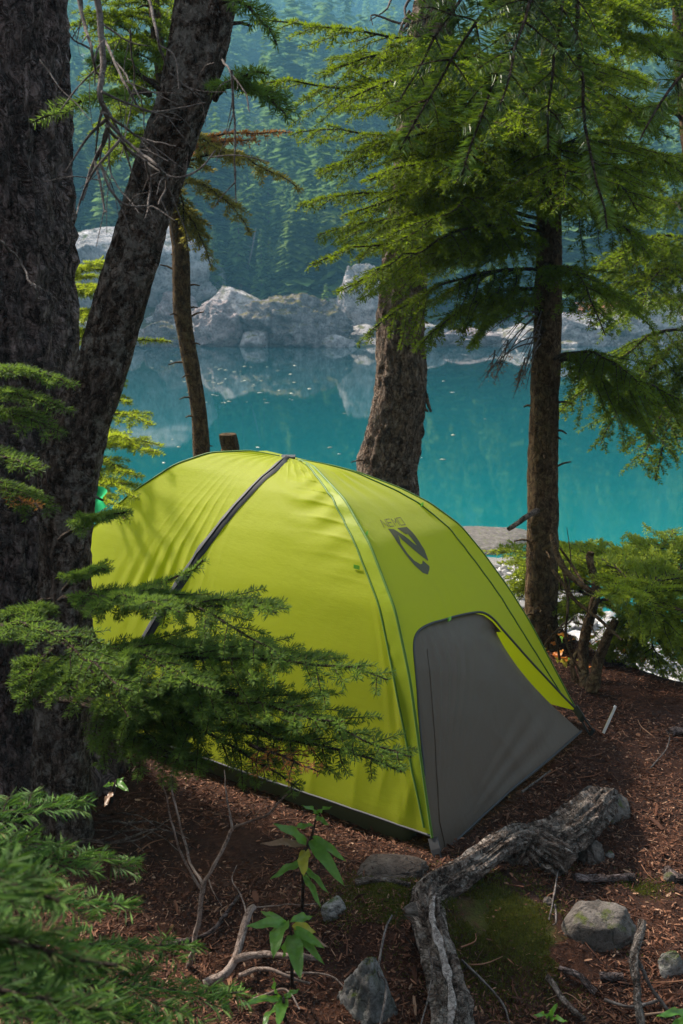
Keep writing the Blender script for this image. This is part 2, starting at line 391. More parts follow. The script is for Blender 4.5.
def bough(mb, P0, P1, width=.3, arch=.04, n_tw=14, nl=.018, nw=.0026, nd=240, seed=0, droop=.25, bare=.12, sub=4,
          r0=.008, wood=True, mats=(0, 1), jag=.03, spread=.75, hang=0., thin=1., pn=None):
    r = np.random.default_rng(seed+1000)
    P0, P1 = np.asarray(P0, float), np.asarray(P1, float); L = np.linalg.norm(P1-P0)
    t = np.linspace(0, 1, 14); Z = np.array([0, 0, 1.]); PN = Z if pn is None else unit(pn)
    C = P0+(P1-P0)*t[:, None]+Z*(4*arch*t*(1-t))[:, None]
    off = np.cumsum(r.normal(0, 1, (14, 3)), 0); off -= off[0]+(off[-1]-off[0])*t[:, None]; C = C+off*jag*L*.25
    if wood: tube(mb, C, r0*(1-t*.8)+.0008, 6, mats[0], cap=False)
    tang = unit(np.gradient(C, axis=0)); axes = []
    axes.append((C, bare+.08, 1.0, 1.0))
    side0 = unit(np.cross(tang[7], Z)) if abs(tang[7][2]) < .97 else RT
    k = 0
    for tt in np.linspace(bare, .97, n_tw):
        i = min(int(tt*13), 12); u = tt*13-i
        for sd in (-1, 1):
            if r.random() > thin: continue
            k += 1
            b = C[i]+(C[i+1]-C[i])*min(1, u+r.uniform(-.3, .3)*.5+.0)
            T = tang[i]; S = unit(np.cross(T, PN)) if abs(T@PN) < .97 else side0
            prof = min(1, (tt+.22)/.45)*(1-tt)**.62*1.12+.06
            l = width*prof*r.uniform(.6, 1.15)
            if l < .015: continue
            a = R(r.uniform(42, 66))
            D = unit(T*math.cos(a)+S*sd*math.sin(a)+Z*r.normal(.02, .10)-Z*hang)
            q = np.linspace(0, 1, 7)[:, None]
            c = b+D*l*q+T*(l*.22)*q**2-Z*(l*droop)*(q**2*r.uniform(.5, 1.4)-.25*q**4)+np.cumsum(r.normal(0, .022*l, (7, 3)), 0)*q+S*sd*l*r.normal(0, .10)*q**2
            axes.append((c, .04, tt, 1.0))
            if wood: tube(mb, c, (.0022*(l/.2)**.5+.0006)*(1-.7*q[:, 0]), 4, mats[0], cap=False)
            if sub and l > .06:
                ns = max(2, int(sub*l/width*1.6)); Tt = unit(c[4]-c[1])
                S2 = unit(np.cross(Tt, PN))
                for h in range(ns):
                    qq = .18+.74*(h+r.random()*.6)/ns; ii = min(int(qq*6), 5)
                    bb = c[ii]+(c[ii+1]-c[ii])*(qq*6-ii)
                    l2 = l*(1-qq*.75)*r.uniform(.28, .48)
                    s2 = 1 if (h % 2) else -1; a2 = R(r.uniform(40, 62))
                    D2 = unit(Tt*math.cos(a2)+S2*s2*math.sin(a2)+Z*r.normal(0, .12)-Z*hang*.7)
                    q2 = np.linspace(0, 1, 4)[:, None]
                    c2 = bb+D2*l2*q2+Tt*l2*.25*q2**2-Z*l2*droop*.7*q2**2+np.cumsum(r.normal(0, .03*l2, (4, 3)), 0)*q2
                    axes.append((c2, 0., tt, .8))
    PP, TT, TP = [], [], []
    for c, s, tt, dens in axes:
        seg = np.linalg.norm(np.diff(c, axis=0), axis=1); cum = np.r_[0, np.cumsum(seg)]
        n = int(cum[-1]*(1-s)*nd*dens)
        if n < 1: continue
        u = np.sort(r.uniform(s, 1.0, n))*cum[-1]
        PP.append(np.stack([np.interp(u, cum, c[:, x]) for x in range(3)], 1))
        tg = unit(np.gradient(c, axis=0)); TT.append(np.stack([np.interp(u, cum, tg[:, x]) for x in range(3)], 1)); TP.append(u/cum[-1])
    if not PP: return
    P, T, tp = np.concatenate(PP), unit(np.concatenate(TT)), np.concatenate(TP)
    Uv = np.broadcast_to(PN, P.shape)
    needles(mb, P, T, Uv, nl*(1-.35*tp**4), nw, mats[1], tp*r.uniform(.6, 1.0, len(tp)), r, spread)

def trunk_pts(rows, Y):
    """rows (px, py, half width in px) of a trunk that stands in the plane y = Y"""
    P = np.array([aty(a, b, Y) for a, b, _ in rows]); d = (P-CAM)@FW
    return P, np.array([w for _, _, w in rows])*d/FPX
def trunk(mb, P, rad, rings, sides, seed, amp=.06, kz=9., ka=2.5, mat=0, flare=0., stubs=0, twist=0.):
    C = spline(P, rings); rr = np.interp(np.linspace(0, 1, rings), np.linspace(0, 1, len(rad)), rad)
    if flare: rr = rr*(1+flare*np.exp(-np.linspace(0, 1, rings)*9))
    C = C+np.stack([fbm(np.stack([np.linspace(0, 6, rings), np.zeros(rings)+seed, np.zeros(rings)+k], 1), 2) for k in (1, 5, 9)], 1)*rr[:, None]*.12*np.array([1, 1, 0])
    def disp(a, s, r):
        Q = np.stack([np.cos(a+s*twist)*ka, np.sin(a+s*twist)*ka, s*kz/3], -1)
        Qf = np.stack([np.cos(a)*ka*3, np.sin(a)*ka*3, s*kz*1.3], -1)
        return amp*(ridged(Q+seed*3.7, 3, seed)*.6+fbm(Qf+seed, 4, seed+5)*.7)+flare*.25*np.exp(-s*6)*np.cos(a*4+seed)
    tube(mb, C, rr, sides, mat, disp)
    r = np.random.default_rng(seed)
    for k in range(stubs):
        i = r.integers(2, rings-3); a = r.uniform(0, 2*np.pi); d = unit(np.array([math.cos(a), math.sin(a)*.8, r.uniform(-.1, .5)]))
        b = C[i]+d*rr[i]*.7; l = r.uniform(.03, .09)
        tube(mb, np.array([b, b+d*(rr[i]*.3+l*.5), b+d*(rr[i]*.3+l)+np.array([0, 0, -.01])]), [.006, .0045, .003], 5, mat)
    return C, rr

# ================================================================== TENT
def fabric(name, col, trans, tf, rough=.5, weave=900, streak=None):
    m, nt, _, L = mat_new(name); v = coords(nt)
    n = noise(nt, v, 3.0, 3); c = mix(nt, tuple(x*.9 for x in col), tuple(min(1, x*1.06) for x in col), n)
    h = mth(nt, 'ADD', mth(nt, 'MULTIPLY', noise(nt, coords(nt, (1, 1, .35)), 26, 5, .6), .8), mth(nt, 'ADD', noise(nt, coords(nt, (.4, .4, 1.6)), 13, 4, .6), mth(nt, 'MULTIPLY', noise(nt, v, 420, 2), .12)))
    b = surf(nt, c, rough, bump(nt, h, .30, .006), spec=.22, trans=trans, tfac=tf, sheen=.15); return m
M['fly'] = fabric('lime_ripstop', (.335, .38, .007), (.58, .66, .011), .52, .62)
M['sleeve'] = fabric('doubled_lime_ripstop', (.29, .37, .010), (.48, .62, .012), .46)
M['grey_fab'] = fabric('grey_nylon', (.082, .060, .045), (.08, .055, .035), .14, .5)
M['seam'] = fabric('green_seam_tape', (.06, .14, .010), (.08, .18, .01), .1)
M['tab'] = fabric('bright_green_tab', (.25, .62, .07), (.3, .6, .05), .3)
M['tub'] = fabric('olive_floor_fabric', (.045, .048, .016), (.03, .03, .01), .08)
M['logo'] = plain('grey_print', (.060, .060, .030), .6, vary=.1)
M['logo_thin'] = plain('faint_grey_print', (.13, .13, .035), .6, vary=.1)
HUB = np.array([-.19, 3.51]); CN, CFAR, CFB, CNB = (.26, 2.5), (.90, 3.42), (-.70, 4.53), (-1.34, 3.61)
def leg(c, tab, n=200):
    tab = np.array(tab); q = np.linspace(0, tab[-1, 0], n); z = np.interp(q, tab[:, 0], tab[:, 1])
    for _ in range(12): z[1:-1] = .25*z[:-2]+.5*z[1:-1]+.25*z[2:]
    P = np.stack([HUB[0]+(c[0]-HUB[0])*q, HUB[1]+(c[1]-HUB[1])*q, z], 1)
    L = np.r_[0, np.cumsum(np.linalg.norm(np.diff(P, axis=0), axis=1))]; L /= L[-1]
    return lambda t: np.stack([np.interp(t, L, P[:, i]) for i in range(3)], -1)
LA = leg(CN, [(0, .975), (.1, .985), (.225, .982), (.447, .921), (.613, .82), (.766, .667), (.855, .489), (.904, .327), (.946, .195), (.987, .07)])
LB = leg(CFAR, [(0, .975), (.137, .952), (.235, .925), (.366, .872), (.464, .82), (.564, .741), (.648, .631), (.734, .502), (.804, .382), (.876, .237), (.949, .09), (.975, .04)])
LC = leg(CNB, [(0, .975), (.12, 1.0), (.25, .99), (.36, .945), (.5, .84), (.65, .69), (.8, .45), (.92, .19), (1, .05)])
LD = leg(CFB, [(0, .975), (.2, .97), (.4, .88), (.6, .72), (.8, .42), (.95, .1), (1, .05)])
def ruled(l0, l1, extra=None):
    def S(s, t):
        s = np.asarray(s, float); t = np.asarray(t, float)
        P = (1-s)[..., None]*l0(t)+s[..., None]*l1(t)
        return P if extra is None else P+extra(s, t)
    return S
def normal(S, s, t, e=.004):
    s = np.clip(s, e, 1-e); t = np.clip(t, .02, 1-e)
    n = unit(np.cross(S(s+e, t)-S(s-e, t), S(s, t+e)-S(s, t-e)))
    return n*np.where((n[..., :2]*(S(s, t)[..., :2]-HUB)).sum(-1) < 0, -1, 1)[..., None]
nN, nE = unit([-.571, -.821, .35]), unit([.82, -.57, .35])
def wr_near(s, t):
    g = lambda x, c, w: np.exp(-((x-c)/w)**2)
    d = .0045*np.sin(t*85+3*np.sin(s*14)+2*s)*g(s, .86, .11)*g(t, .3, .16)
    d += .004*np.sin((s-.6)*70+t*6)*g(t, .07, .09)*np.clip(t*12, 0, 1)
    d += .0035*np.sin(s*150)*g(s, .30, .09)*g(t, .62, .09)
    d += .0022*np.sin(s*260+t*9)*g(s, .975, .03)*g(t, .75, .2)
    cr = lambda x: 1-np.abs(np.sin(x))**.6
    d += .0075*cr(t*62+3.5*(1-s)+.8*np.sin(s*9))**1.6*g(s, .90, .10)*g(t, .31, .17)
    d += .009*cr((s-.62)*52+t*4)**1.5*g(t, .12, .08)*np.clip(t*14, 0, 1)*g(s, .8, .2)
    d += .004*cr(s*38+t*5)*g(t, .97, .06)+.005*cr((1-s)*60+(1-t)*20)*g(s, .96, .06)*g(t, .93, .07)
    d += .005*cr(s*85+3*t)**1.5*g(s, .36, .11)*g(t, .50, .16)
    d += .007*fbm(np.stack([s*3, t*3, s*0], -1), 3, 3)*np.sin(np.pi*s)*np.clip(t*4, 0, 1)
    d += -.015*np.sin(np.pi*s)*np.sin(np.pi*np.clip(t, 0, 1))
    return d[..., None]*nN
def wr_end(s, t):
    g = lambda x, c, w: np.exp(-((x-c)/w)**2)
    d = .005*np.sin(s*26+1)*g(t, .22, .10)*np.sin(np.pi*s)+.004*np.sin(s*40)*g(t, .10, .06)*np.sin(np.pi*s)
    cr = lambda x: 1-np.abs(np.sin(x))**.6
    d += .009*cr(s*16+t*9)**1.5*g(t, .17, .08)*np.sin(np.pi*s)+.0035*cr(t*60+s*5)*g(s, .9, .06)*g(t, .5, .25)+.003*cr(t*55-s*6)*g(s, .07, .05)*g(t, .5, .25)+.003*cr(s*40)*g(t, .62, .03)*g(s, .4, .25)
    d += .004*fbm(np.stack([s*3, t*4, s*0], -1), 3, 8)*np.sin(np.pi*s)
    d += -.012*np.sin(np.pi*s)*np.sin(np.pi*np.clip(t*1.1, 0, 1))
    return d[..., None]*nE
S_near, S_end = ruled(LC, LA, wr_near), ruled(LA, LB, wr_end)
S_far, S_back = ruled(LB, LD), ruled(LD, LC)
def grid_patch(mb, S, ns, nt_, mat=0, t1=1.0, off=0.):
    s, t = np.meshgrid(np.linspace(0, 1, ns), np.linspace(.0, t1, nt_), indexing='ij')
    V = S(s, t)
    if off: V = V+normal(S, s, t)*off
    i = np.arange(ns-1)[:, None]*nt_; j = np.arange(nt_-1)[None]
    mb.add(V.reshape(-1, 3), np.stack([i+j, i+nt_+j, i+nt_+j+1, i+j+1], -1).reshape(-1, 4), mat)
def poly_patch(mb, S, poly, off=.0, step=.02, mat=0):
    """a filled (s, t) outline laid on a fabric panel, densely triangulated"""
    poly = np.asarray(poly, float); pts = []; n = len(poly)
    for k in range(n):
        a, b = poly[k], poly[(k+1) % n]; m = max(1, int(np.ceil(np.abs(b-a).max()/step)))
        pts += [a+(b-a)*q/m for q in range(m)]
    ne = len(pts); lo, hi = poly.min(0), poly.max(0)
    gx, gy = np.meshgrid(np.arange(lo[0]+step/2, hi[0], step), np.arange(lo[1]+step/2, hi[1], step))
    Q = np.stack([gx.ravel(), gy.ravel()], 1); E = np.array(pts)
    ins = np.zeros(len(Q), bool); x, y = Q[:, 0], Q[:, 1]
    for k in range(ne):
        a, b = E[k], E[(k+1) % ne]
        c = ((a[1] > y) != (b[1] > y)) & (x < (b[0]-a[0])*(y-a[1])/(b[1]-a[1]+1e-12)+a[0]); ins ^= c
    if len(Q): 
        dmin = np.sqrt(((Q[:, None]-E[None])**2).sum(-1)).min(1); Q = Q[ins & (dmin > step*.45)]
    allp = [Vector(p) for p in E]+[Vector(p) for p in Q]
    v, e, f, *_ = delaunay_2d_cdt(allp, [(k, (k+1) % ne) for k in range(ne)], [], 1, 1e-6)
    v = np.array([p[:] for p in v]); P = S(v[:, 0], v[:, 1])
    if off: P = P+normal(S, v[:, 0], v[:, 1])*off
    mb.add(P, np.array(f), mat)
def stroke(path, w):
    p = np.asarray(path, float); d = np.gradient(p, axis=0); d /= np.linalg.norm(d, axis=1)[:, None]
    n = np.stack([-d[:, 1], d[:, 0]], 1); w = np.broadcast_to(w, (len(p),))[:, None]
    return np.vstack([p+n*w/2, (p-n*w/2)[::-1]])

tent = thing('dome_tent', (-.2, 3.5, 0), 'lime green dome tent with grey end panel pitched on brown forest floor', 'tent')
ARCH = [(0, .985), (0.0075, .8925), (.0225, .79), (.0525, .70), (.075, .668), (.105, .652), (.16, .644), (.25, .643), (.3375, .6465), (.49, .6525), (.635, .6625), (.70, .675), (.74, .6975), (.7675, .73), (.84, .8075), (.91, .8825), (.965, .95), (1., .995)]
mb = MB()
grid_patch(mb, S_near, 240, 230); grid_patch(mb, S_far, 30, 40); grid_patch(mb, S_back, 24, 40)
poly_patch(mb, S_end, [(0, .0)]+ARCH[0:]+[(1, .0)], 0, .016)
fly = mb.build('rainfly', M['fly'], tent)
# grey end wall: straight threads from the arch down to the ground line
ap = np.array(ARCH[:14][::-1]); ap = ap[np.r_[0:len(ap)]]
P = S_end(ap[:, 0], ap[:, 1])-normal(S_end, ap[:, 0], ap[:, 1])*.010
P = np.vstack([P, [[.262, 2.512, .03], [.268, 2.508, .0]]])
cl = np.r_[0, np.cumsum(np.linalg.norm(np.diff(P, axis=0), axis=1))]; cl /= cl[-1]
def S_grey(u, v):
    l = np.stack([np.interp(v, cl, P[:, i]) for i in range(3)], -1)
    r0 = P[0]+np.array([-.02, .01, 0]); r1 = np.array([.868, 3.318, .004]); r = r0+(r1-r0)*np.asarray(v)[..., None]+np.array([-.012, -.004, -.022])*np.sin(np.pi*np.asarray(v)**.8)[..., None]
    w = l+(r-l)*np.asarray(u)[..., None]
    b = .018*np.sin(np.pi*u)*np.sin(np.pi*v)-.012*fbm(np.stack([u*2.2, v*2.2, u*0], -1), 3, 2)*np.sin(np.pi*u)
    c = np.array([.262, 2.505, 0]); d = w-c; h = np.linalg.norm(d[..., :2], axis=-1); an = np.arctan2(d[..., 2], h+1e-6); ln = np.linalg.norm(d, axis=-1)
    cr = lambda x: 1-np.abs(np.sin(x))**.7
    b = b+np.sin(np.pi*np.clip(u, 0, 1))**.5*np.clip(ln*1.6, .1, 1)*(-.026*np.exp(-((an-1.20)/.030)**2)+.012*cr(an*48)*np.exp(-((an-1.24)/.11)**2)+.006*cr(an*40+1)*np.exp(-((an-.98)/.20)**2)+.004*cr(ln*16+an*3)*np.exp(-((an-.25)/.25)**2))
    b = b+np.sin(np.pi*np.clip(u, 0, 1))**.5*np.clip(ln*2, .15, 1)*(.006*np.sin(an*46)*np.exp(-((an-1.35)/.22)**2)+.0022*np.sin(an*75+2)*np.exp(-((an-1.1)/.4)**2)+.003*np.sin(an*60)*np.exp(-((an-.15)/.14)**2))
    w = w+nE*b[..., None]; w[..., 2] = np.maximum(w[..., 2], .002); return w
mb = MB(); n_ = 110
u, v = np.meshgrid(np.linspace(0, 1, n_), np.linspace(0, 1, n_), indexing='ij'); V = S_grey(u, v)
i = np.arange(n_-1)[:, None]*n_; j = np.arange(n_-1)[None]
mb.add(V.reshape(-1, 3), np.stack([i+j, i+n_+j, i+n_+j+1, i+j+1], -1).reshape(-1, 4)); mb.build('end_panel', M['grey_fab'], tent)
mb = MB(); a = np.array(ARCH[1:]); q = spline(a, 80); tube(mb, S_end(q[:, 0], q[:, 1])+normal(S_end, q[:, 0], q[:, 1])*.001, .0042, 6); mb.build('arch_binding', M['trim'], tent)
vv = np.linspace(.52, .985, 40); uu = np.interp(vv, [.52, .75, .985], [.10, .09, .05])
mb = MB(); tube(mb, S_grey(uu, vv)+nE*.001, .0022, 6); mb.build('panel_fold', M['grey_fab'], tent)  # thin tube added to mark the narrow fold; no sewn seam here
mb = MB(); V = np.stack([S_grey(np.linspace(.02, 1, 30), np.ones(30)*.995)], 0)[0]+[0, 0, .004]; tube(mb, V, .004, 5); mb.build('hem_cord', M['trim'], tent)
# zip, seams, sleeve
ZIP = [(.70, .02), (.6425, .17), (.5675, .2725), (.512, .355), (.470, .43), (.425, .5375), (.386, .635), (.345, .7625), (.325, .86), (.31, .99)]
zp = spline(ZIP, 60); hw = np.interp(zp[:, 1], [0, .25, .6, 1], [.030, .021, .0175, .0165])
mb = MB(); c = S_near(zp[:, 0], zp[:, 1]); tz = unit(np.gradient(c, axis=0)); nz = normal(S_near, zp[:, 0], zp[:, 1]); bz = np.cross(tz, nz)
wz = np.interp(zp[:, 1], [0, .08, 1], [.009, .018, .021])[:, None]
V = np.concatenate([c+bz*wz+nz*.002, c+bz*wz*.45+nz*.008, c-bz*wz*.45+nz*.008, c-bz*wz+nz*.002]); k = np.arange(59)
mb.add(V, np.concatenate([np.stack([k+o, k+1+o, k+1+o+60, k+o+60], 1) for o in (0, 60, 120)]))
dz = mb.build('door_zip', M['trim'], tent)
mb = MB(); tube(mb, c+nz*.009, .0026, 5); mb.build('zip_teeth', M['black'], dz)
SEAM = [(.955, .06), (.9425, .1625), (.9425, .2975), (.95, .415), (.96, .5325), (.965, .6375), (.97, .745), (.9775, .8425), (.985, .9125), (.99, .985)]
sp = spline(SEAM, 70)
mb = MB(); poly_patch(mb, S_near, np.vstack([sp, np.stack([np.full(70, .9995), sp[::-1, 1]], 1)]), .0035, .012); mb.build('pole_sleeve', M['sleeve'], tent)
mb = MB(); tube(mb, S_near(sp[:, 0], sp[:, 1])+normal(S_near, sp[:, 0], sp[:, 1])*.004, .0036, 6)
mb.build('seam', M['seam'], tent)
mb = MB(); t = np.linspace(.06, 1, 60); tube(mb, LA(t)+nE*.002+nN*.002, .0045, 6); mb.build('seam', M['seam'], tent)
SB = spline([(.93, .05), (.89, .2), (.88, .295), (.8725, .3675), (.865, .4475), (.8675, .545), (.885, .6475), (.895, .74), (.9275, .835), (.955, .9325)], 60)
mb = MB(); tube(mb, S_end(SB[:, 0], SB[:, 1])+normal(S_end, SB[:, 0], SB[:, 1])*.002, .0028, 6); mb.build('seam', M['seam'], tent)
mb = MB(); tube(mb, LB(np.linspace(.02, 1, 60)), .004, 6); mb.build('seam', M['seam'], tent)
mb = MB(); tube(mb, LC(np.linspace(.02, 1, 60)), .004, 6); mb.build('seam', M['seam'], tent)
mb = MB(); s = np.linspace(0, 1, 60); tube(mb, S_near(s, np.ones(60)*.998)+[0, 0, .001], .004, 5); mb.build('hem_binding', M['trim'], tent)
mb = MB(); box(mb, S_near(np.array(.70), np.array(.012))+[0, 0, .004], .05, .05, .008); 
hubc = mb.build('hub_cap', M['trim'], tent)
for S, s, t in ((S_near, .935, .5075), (S_end, .012, .42), (S_end, .39, .650), (S_end, .87, .36)):
    p = S(np.array(s), np.array(t)); n = normal(S, np.array([s]), np.array([t]))[0]; mb = MB()
    box(mb, p+n*.006, .020, .004, .012, unit(np.cross([0, 0, 1], n)), n, [0, 0, 1]); mb.build('clip_tab', M['tab'], tent)
# emblem and lettering
EMB = [(0.2725, 0.415), (0.33, 0.42), (0.3675, 0.4375), (0.43, 0.47), (0.44, 0.4725), (0.425, 0.44), (0.405, 0.44), (0.37, 0.42), (0.3775, 0.4175), (0.475, 0.42), (0.4825, 0.435), (0.4845, 0.4625), (0.485, 0.4875), (0.465, 0.5125), (0.4575, 0.515), (0.395, 0.485), (0.3325, 0.4525), (0.325, 0.4375), (0.3, 0.46), (0.3125, 0.485), (0.3375, 0.505), (0.375, 0.5175), (0.3925, 0.5175), (0.415, 0.51), (0.445, 0.5275), (0.4275, 0.535), (0.39, 0.545), (0.355, 0.5375), (0.3175, 0.515), (0.29, 0.485), (0.27, 0.4525)]
mb = MB(); poly_patch(mb, S_end, EMB, .0015, .012); mb.build('emblem', M['logo'], tent)
BL, BR, TL, TR = (np.array(x) for x in ((.235, .409), (.485, .4125), (.250, .387), (.502, .3895)))
def tx(u, v): return tuple((BL*(1-u)+BR*u)*(1-v)+(TL*(1-u)+TR*u)*v)
LET = {'N': [[(0, 0), (0, 1)], [(0, 1), (1, 0)], [(1, 0), (1, 1)]], 'E': [[(0, 0), (0, 1)], [(0, 0), (1, 0)], [(0, .5), (.85, .5)], [(0, 1), (1, 1)]],
       'M': [[(0, 0), (0, 1)], [(0, 1), (.5, .35)], [(.5, .35), (1, 1)], [(1, 1), (1, 0)]], 'O': [[(0, 0), (0, 1)], [(0, 1), (1, 1)], [(1, 1), (1, 0)], [(1, 0), (0, 0)]]}
mb = MB(); k = 0
for n, ch in enumerate('NEMO'):
    for st in LET[ch]:
        pts = [np.array(tx((n+.04+.76*x)/4+.03, y)) for x, y in st]; d = pts[1]-pts[0]; n2 = np.array([-d[1]*1.0, d[0]*1.0]); 
        # stroke width is metric: s spans about 0.75 m here, t about 1.6 m
        m = np.array([d[0]*.75, d[1]*1.6]); m /= np.linalg.norm(m); pr = np.array([-m[1]/.75, m[0]/1.6])*.0024; ex = d*.03
        k += 1; poly_patch(mb, S_end, [pts[0]-ex+pr, pts[1]+ex+pr, pts[1]+ex-pr, pts[0]-ex-pr], .0016+.00025*(k % 5), .05)
mb.build('lettering', M['logo_thin'], tent)
# floor tub under the fly
foot = np.array([CN, CFAR, CFB, CNB], float); ctr = foot.mean(0); fin = ctr+(foot-ctr)*.94
def tubring(f, z): return np.array([[*(ctr+(foot-ctr)*f), ] for f in [f]])[0]
mb = MB(); rows = [(.94, .0), (.95, .03), (.90, .10)]; V = []
for f, z in rows:
    for a in range(4):
        fk = [1, .93, 1, 1]; p, q = ctr+(foot[a]-ctr)*f*fk[a], ctr+(foot[(a+1) % 4]-ctr)*f*fk[(a+1) % 4]
        for w in np.linspace(0, 1, 20, endpoint=False): V.append([*(p+(q-p)*w-(nE[:2]*(.05 if a == 0 else 0))), z+.012*math.sin(w*23+f*40)*(z > .01)])
V = np.array(V); j = np.arange(80); F = np.concatenate([np.stack([j+80*r, (j+1) % 80+80*r, (j+1) % 80+80*(r+1), j+80*(r+1)], 1) for r in (0, 1)])
mb.add(V, F); mb.add(np.vstack([V[:80]+[0, 0, .004], [[*ctr, .006]]]), np.stack([j, (j+1) % 80, np.full(80, 80)], 1)); mb.build('floor_tub', M['tub'], tent)
def strap(a, b, name='corner_strap'):
    mb = MB(); a, b = np.array(a), np.array(b); d = unit(b-a); s = unit(np.cross(d, [0.3, 1, 0.2])); n = np.cross(s, d)
    m = a+(b-a)*.45
    box(mb, (a+m)/2, np.linalg.norm(m-a), .030, .004, d, s, n)
    o = mb.build(name, M['trim'], tent)
    mb = MB()
    for e in (-1, 1): tube(mb, np.array([m+s*e*.008, b+s*e*.013-[0, 0, .003]]), .0036, 5)
    box(mb, m, .014, .026, .006, d, s, n); box(mb, b+[0, 0, .004], .012, .026, .007, d, s, n)
    mb.build('buckle', M['black'], o)
strap(LA(np.array(.995))+[.003, -.004, -.006], atz(441, 869, .004)); strap(LB(np.array(.99)), atz(592, 733, .004))
strap(LC(np.array(.99)), [-1.42, 3.56, .0]); strap(LD(np.array(.99)), [-.76, 4.62, .0])
mb = MB(); tube(mb, np.array([LB(np.array(.93)), LB(np.array(.99))+[.002, .004, 0], atz(588, 724, .02)]), .003, 5); mb.build('guy_cord', M['black'], tent)

# metal peg
pb, pt = atz(603, 733, -.01), atz(614, 709, .075)
pt = pb+unit(pt-pb)*.105
o = thing('tent_peg', pb, 'shiny metal tent peg stuck in brown litter right of tent', 'tent peg')
mb = MB(); d = unit(pt-pb); 
for k in range(3):
    a = k*2.094; s = unit(np.cross(d, [math.cos(a), math.sin(a), .3])); box(mb, (pb+pt)/2+s*.003, np.linalg.norm(pt-pb), .006, .0016, d, s, np.cross(d, s))
mb.build('shaft', M['alu'], o); mb = MB(); tube(mb, np.array([pt-d*.004, pt+d*.004]), [.0055, .005], 10); mb.build('cap', M['alu'], o)

# ================================================================== TREES
def tree(name, base, label, cat='tree', group=None): return thing(name, base, label, cat, group)
def add_bough(par, seed, P0, P1, mats, name='bough', **k):
    mb = MB(); bough(mb, P0, P1, seed=seed, **k); return mb.build(name, mats, par)

# a shared spare bough for the parts of crowns above the picture (they shade the camp)
def spare(name, mats, L, W, seed):
    mb = MB(); bough(mb, (0, 0, 0), (L, 0, -.12*L), width=W, arch=.12, n_tw=11, nl=.045, nw=.011, nd=60, seed=seed, droop=.35, sub=3, r0=.014)
    return mb.mesh(name, mats)
def crown(par, C, z0, z1, n, L, mesh, seed, tops=.35):
    r = np.random.default_rng(seed); b = world_of(par)
    for k in range(n):
        u = (k+.5)/n; z = z0+(z1-z0)*u
        x = [np.interp(z, C[:, 2], C[:, i]) for i in range(2)]
        o = bpy.data.objects.new('bough', mesh); COL.objects.link(o); o.parent = par
        o.location = (x[0]-b[0], x[1]-b[1], z-b[2]); o.rotation_euler = (r.normal(0, .15), r.normal(.05, .12), k*2.4+r.normal(0, .4)); sc = L*(1-u*(1-tops))*r.uniform(.85, 1.1); o.scale = (sc,)*3

# T1 thick trunk on the left
t1 = tree('fir_tree', (-1.03, 2.98, 0), 'thick dark fir trunk with scaly bark at the left edge')
mb = MB(); zz = np.array([-.1, .0, .25, .7, 1.4, 2.4, 3.6, 6.0, 10.0])
C1, _ = trunk(mb, np.stack([-1.085+.02*zz+.006*zz**2*(zz < 4)+.02*zz*(zz >= 4), 2.98+0*zz, zz], 1), np.array([.40, .36, .29, .265, .25, .245, .23, .18, .05]), 300, 140, 3, .075, 13, 6.0, flare=.0)
mb.build('trunk', M['bark_dark'], t1)
fr = spare('fir_spare_bough', [M['twig'], M['fir']], 1.0, .42, 5); hm = spare('hemlock_spare_bough', [M['twig'], M['hemlock']], 1.0, .42, 9)
crown(t1, C1, 4.6, 9.5, 13, 1.5, fr, 1)
# T2 leaning trunk
rows = [(64, 880, 36), (63, 800, 32), (62, 690, 28), (64, 600, 25), (68, 520, 28), (70, 478, 32), (82, 425, 30), (98, 380, 27), (116, 310, 27), (132, 256, 27), (148, 205, 27), (164, 160, 27), (180, 115, 27), (196, 58, 31), (206, 0, 33), (216, -80, 32), (232, -220, 28), (260, -420, 18)]
P2, r2 = trunk_pts(rows, 2.66); r2 = r2*.90
t2 = tree('leaning_fir_tree', (P2[1][0], 2.66, 0), 'dark crooked trunk bending right above the low boughs, beside the thick left trunk')
mb = MB(); C2, _ = trunk(mb, P2, r2, 260, 64, 5, .075, 16, 2.6, stubs=14)
i = 60
mb.build('trunk', M['bark_lean'], t2)
def bl(par, seed, a, b, mats, **k): return add_bough(par, seed, at(*a), at(*b), mats, **k)
FIR = [M['twig'], M['fir']]
kw = dict(width=.17, n_tw=15, nl=.0190, nw=.0021, nd=1350, arch=.02, droop=.22, sub=3, r0=.006, bare=.28, thin=.8, spread=1.0)
